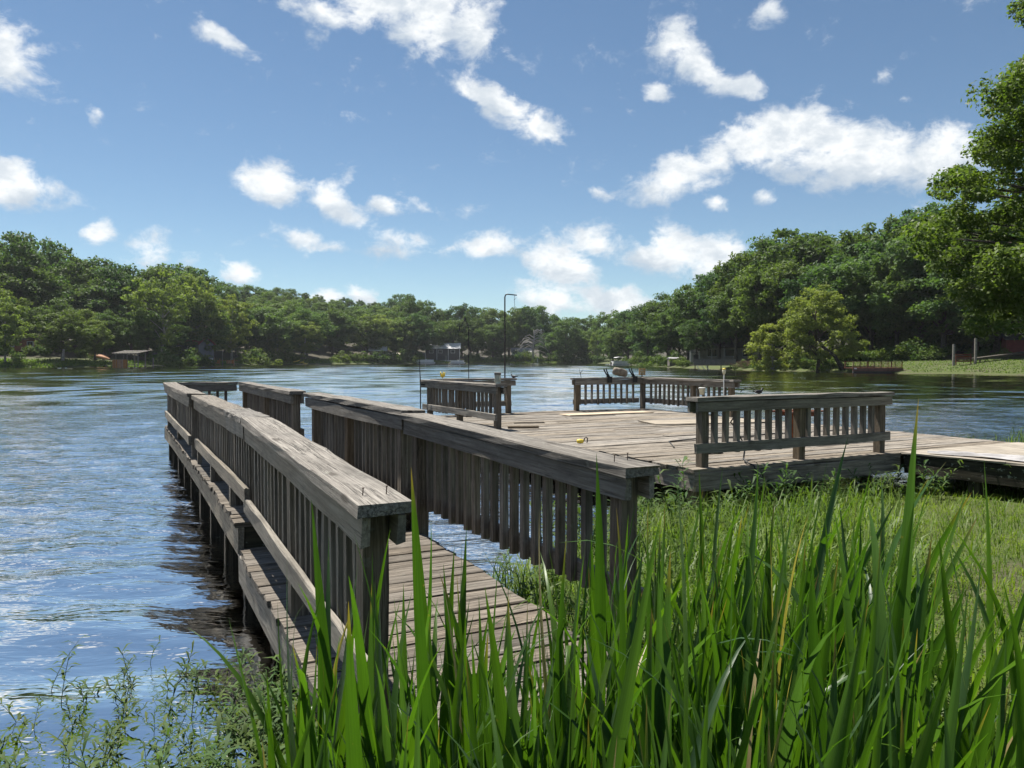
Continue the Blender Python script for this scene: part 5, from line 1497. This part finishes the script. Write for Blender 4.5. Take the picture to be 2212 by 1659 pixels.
BL = [make_blade(s, 1.0, .0205 + .006 * (s % 3), d, tw) for s, d, tw in ((1, .08, .2), (2, .18, .5), (3, .30, -.3), (4, .45, .6), (5, .12, -.6), (6, .75, .3), (7, .22, .9), (8, .38, -.8), (9, .55, 1.1), (10, .95, -.5))]
BD = [make_blade(s, 1.0, .024, d, tw) for s, d, tw in ((21, 1.5, .2), (22, 1.9, .5), (23, 1.25, -.3), (24, 1.7, -.6))]
BF = [make_blade(31, 1.0, .024, 2.5, .2, .74), make_blade(32, 1.0, .022, 2.2, -.3, .8)]
BT = [make_blade(s, 1.0, .009, d, tw) for s, d, tw in ((41, .6, .6), (42, 1.3, .3), (43, .9, -.4))]
IR_ = random.Random(12)
def iris(x, y, hgt, nleaf, fan_dir, spread, label, group, lean=(0, 0)):
    z = gz(x, y) - .02
    o = empty('iris_plant', (x, y, z), label, 'iris', group)
    for k in range(nleaf):
        f = (k - (nleaf - 1) / 2) / max(1, (nleaf - 1) / 2)
        q_ = IR_.random()
        me = IR_.choice(BD) if q_ < .12 else (IR_.choice(BF) if q_ < .15 else IR_.choice(BT) if q_ < .30 else IR_.choice(BL))
        h_ = hgt * (1 - .30 * abs(f) ** 1.5) * IR_.uniform(.70, 1.06)
        bx_, by_ = math.cos(fan_dir) * f * .03, math.sin(fan_dir) * f * .03
        rot = IR_.uniform(-.9, .9) + fan_dir + (math.pi if IR_.random() < .5 else 0)
        tilt = Matrix.Rotation(f * spread + IR_.uniform(-.10, .10) + lean[0], 4, Vector((-math.sin(fan_dir), math.cos(fan_dir), 0))) @ Matrix.Rotation(IR_.uniform(-.14, .14) + lean[1], 4, Vector((math.cos(fan_dir), math.sin(fan_dir), 0)))
        mt = T0((x + bx_, y + by_, z)) @ tilt @ Matrix.Rotation(rot, 4, 'Z') @ Matrix.Diagonal((IR_.uniform(.85, 1.2), 1, 1, 1)) @ Matrix.Scale(h_, 4)
        link(bpy.data.objects.new('leaf', me), o, mt)
    return o
# u (picture column of the leaf tips), depth, height of the fan, leaves
IA = ('iris plant with sword leaves beside the near post of the left walkway rail', 'iris beside the left rail post')
IB = ('iris plant with sword leaves crowding the near end of the walkway deck', 'iris at the walkway end')
IC = ('iris plant with sword leaves around the near post of the right walkway rail', 'iris around the right rail post')
ID = ('tall iris plant standing between the lawn and the front of the platform rail', 'iris before the platform rail')
IE = ('iris plant with arching sword leaves at the edge of the yellow-green lawn', 'iris at the lawn edge')
for (u0, u1, y0, y1, h0, h1, n_, lab) in (
        (600, 790, 1.85, 2.35, .95, 1.12, 13, IA), (800, 1020, 1.6, 2.15, .92, 1.2, 20, IB), (980, 1220, 1.5, 2.1, .95, 1.22, 22, IB), (1180, 1460, 1.45, 2.7, 1.0, 1.25, 32, IC),
        (1430, 1700, 1.15, 2.9, 1.0, 1.30, 38, ID), (1650, 1940, 1.15, 2.7, 1.0, 1.28, 34, ID), (1820, 2260, 1.15, 2.4, 1.05, 1.32, 32, IE), (1300, 1900, 2.7, 3.7, .85, 1.15, 20, ID),
        (1250, 1700, .80, 1.15, 1.0, 1.17, 14, ID), (1700, 2250, .80, 1.15, .98, 1.15, 15, IE), (500, 800, 1.35, 1.95, .62, .95, 20, IA), (800, 1250, 1.2, 1.6, .80, 1.06, 24, IB)):
    for k in range(n_):
        Y = IR_.uniform(y0, y1); u = u0 + (u1 - u0) * (k + IR_.uniform(.1, .9)) / n_
        x = px(u, Y); right = max(0, min(1, (u - 1300) / 800))
        iris(x, Y, IR_.uniform(h0, h1), IR_.choice((4, 5, 5, 6)), IR_.uniform(-.8, .8), IR_.uniform(.12, .26), lab[0], lab[1], lean=(.02 + .42 * right * IR_.random(), IR_.uniform(-.08, .08)))

# ------------------------------------------------------------------ thin summer haze
m = bpy.data.materials.new('haze_air'); m.use_nodes = True
t = NT(m.node_tree); t.n.clear()
out = t.node('ShaderNodeOutputMaterial')
pv = t.node('ShaderNodeVolumePrincipled')
pv.inputs['Color'].default_value = (0.90, 0.95, 1.0, 1)
pv.inputs['Density'].default_value = 0.00010
pv.inputs['Anisotropy'].default_value = 0.2
t.l.new(pv.outputs[0], out.inputs['Volume'])
tag(MB().box((0, 0, 40), (1900, 1900, 87)).build('haze', m), 'thin pale summer haze over the lake', 'haze', kind='stuff')
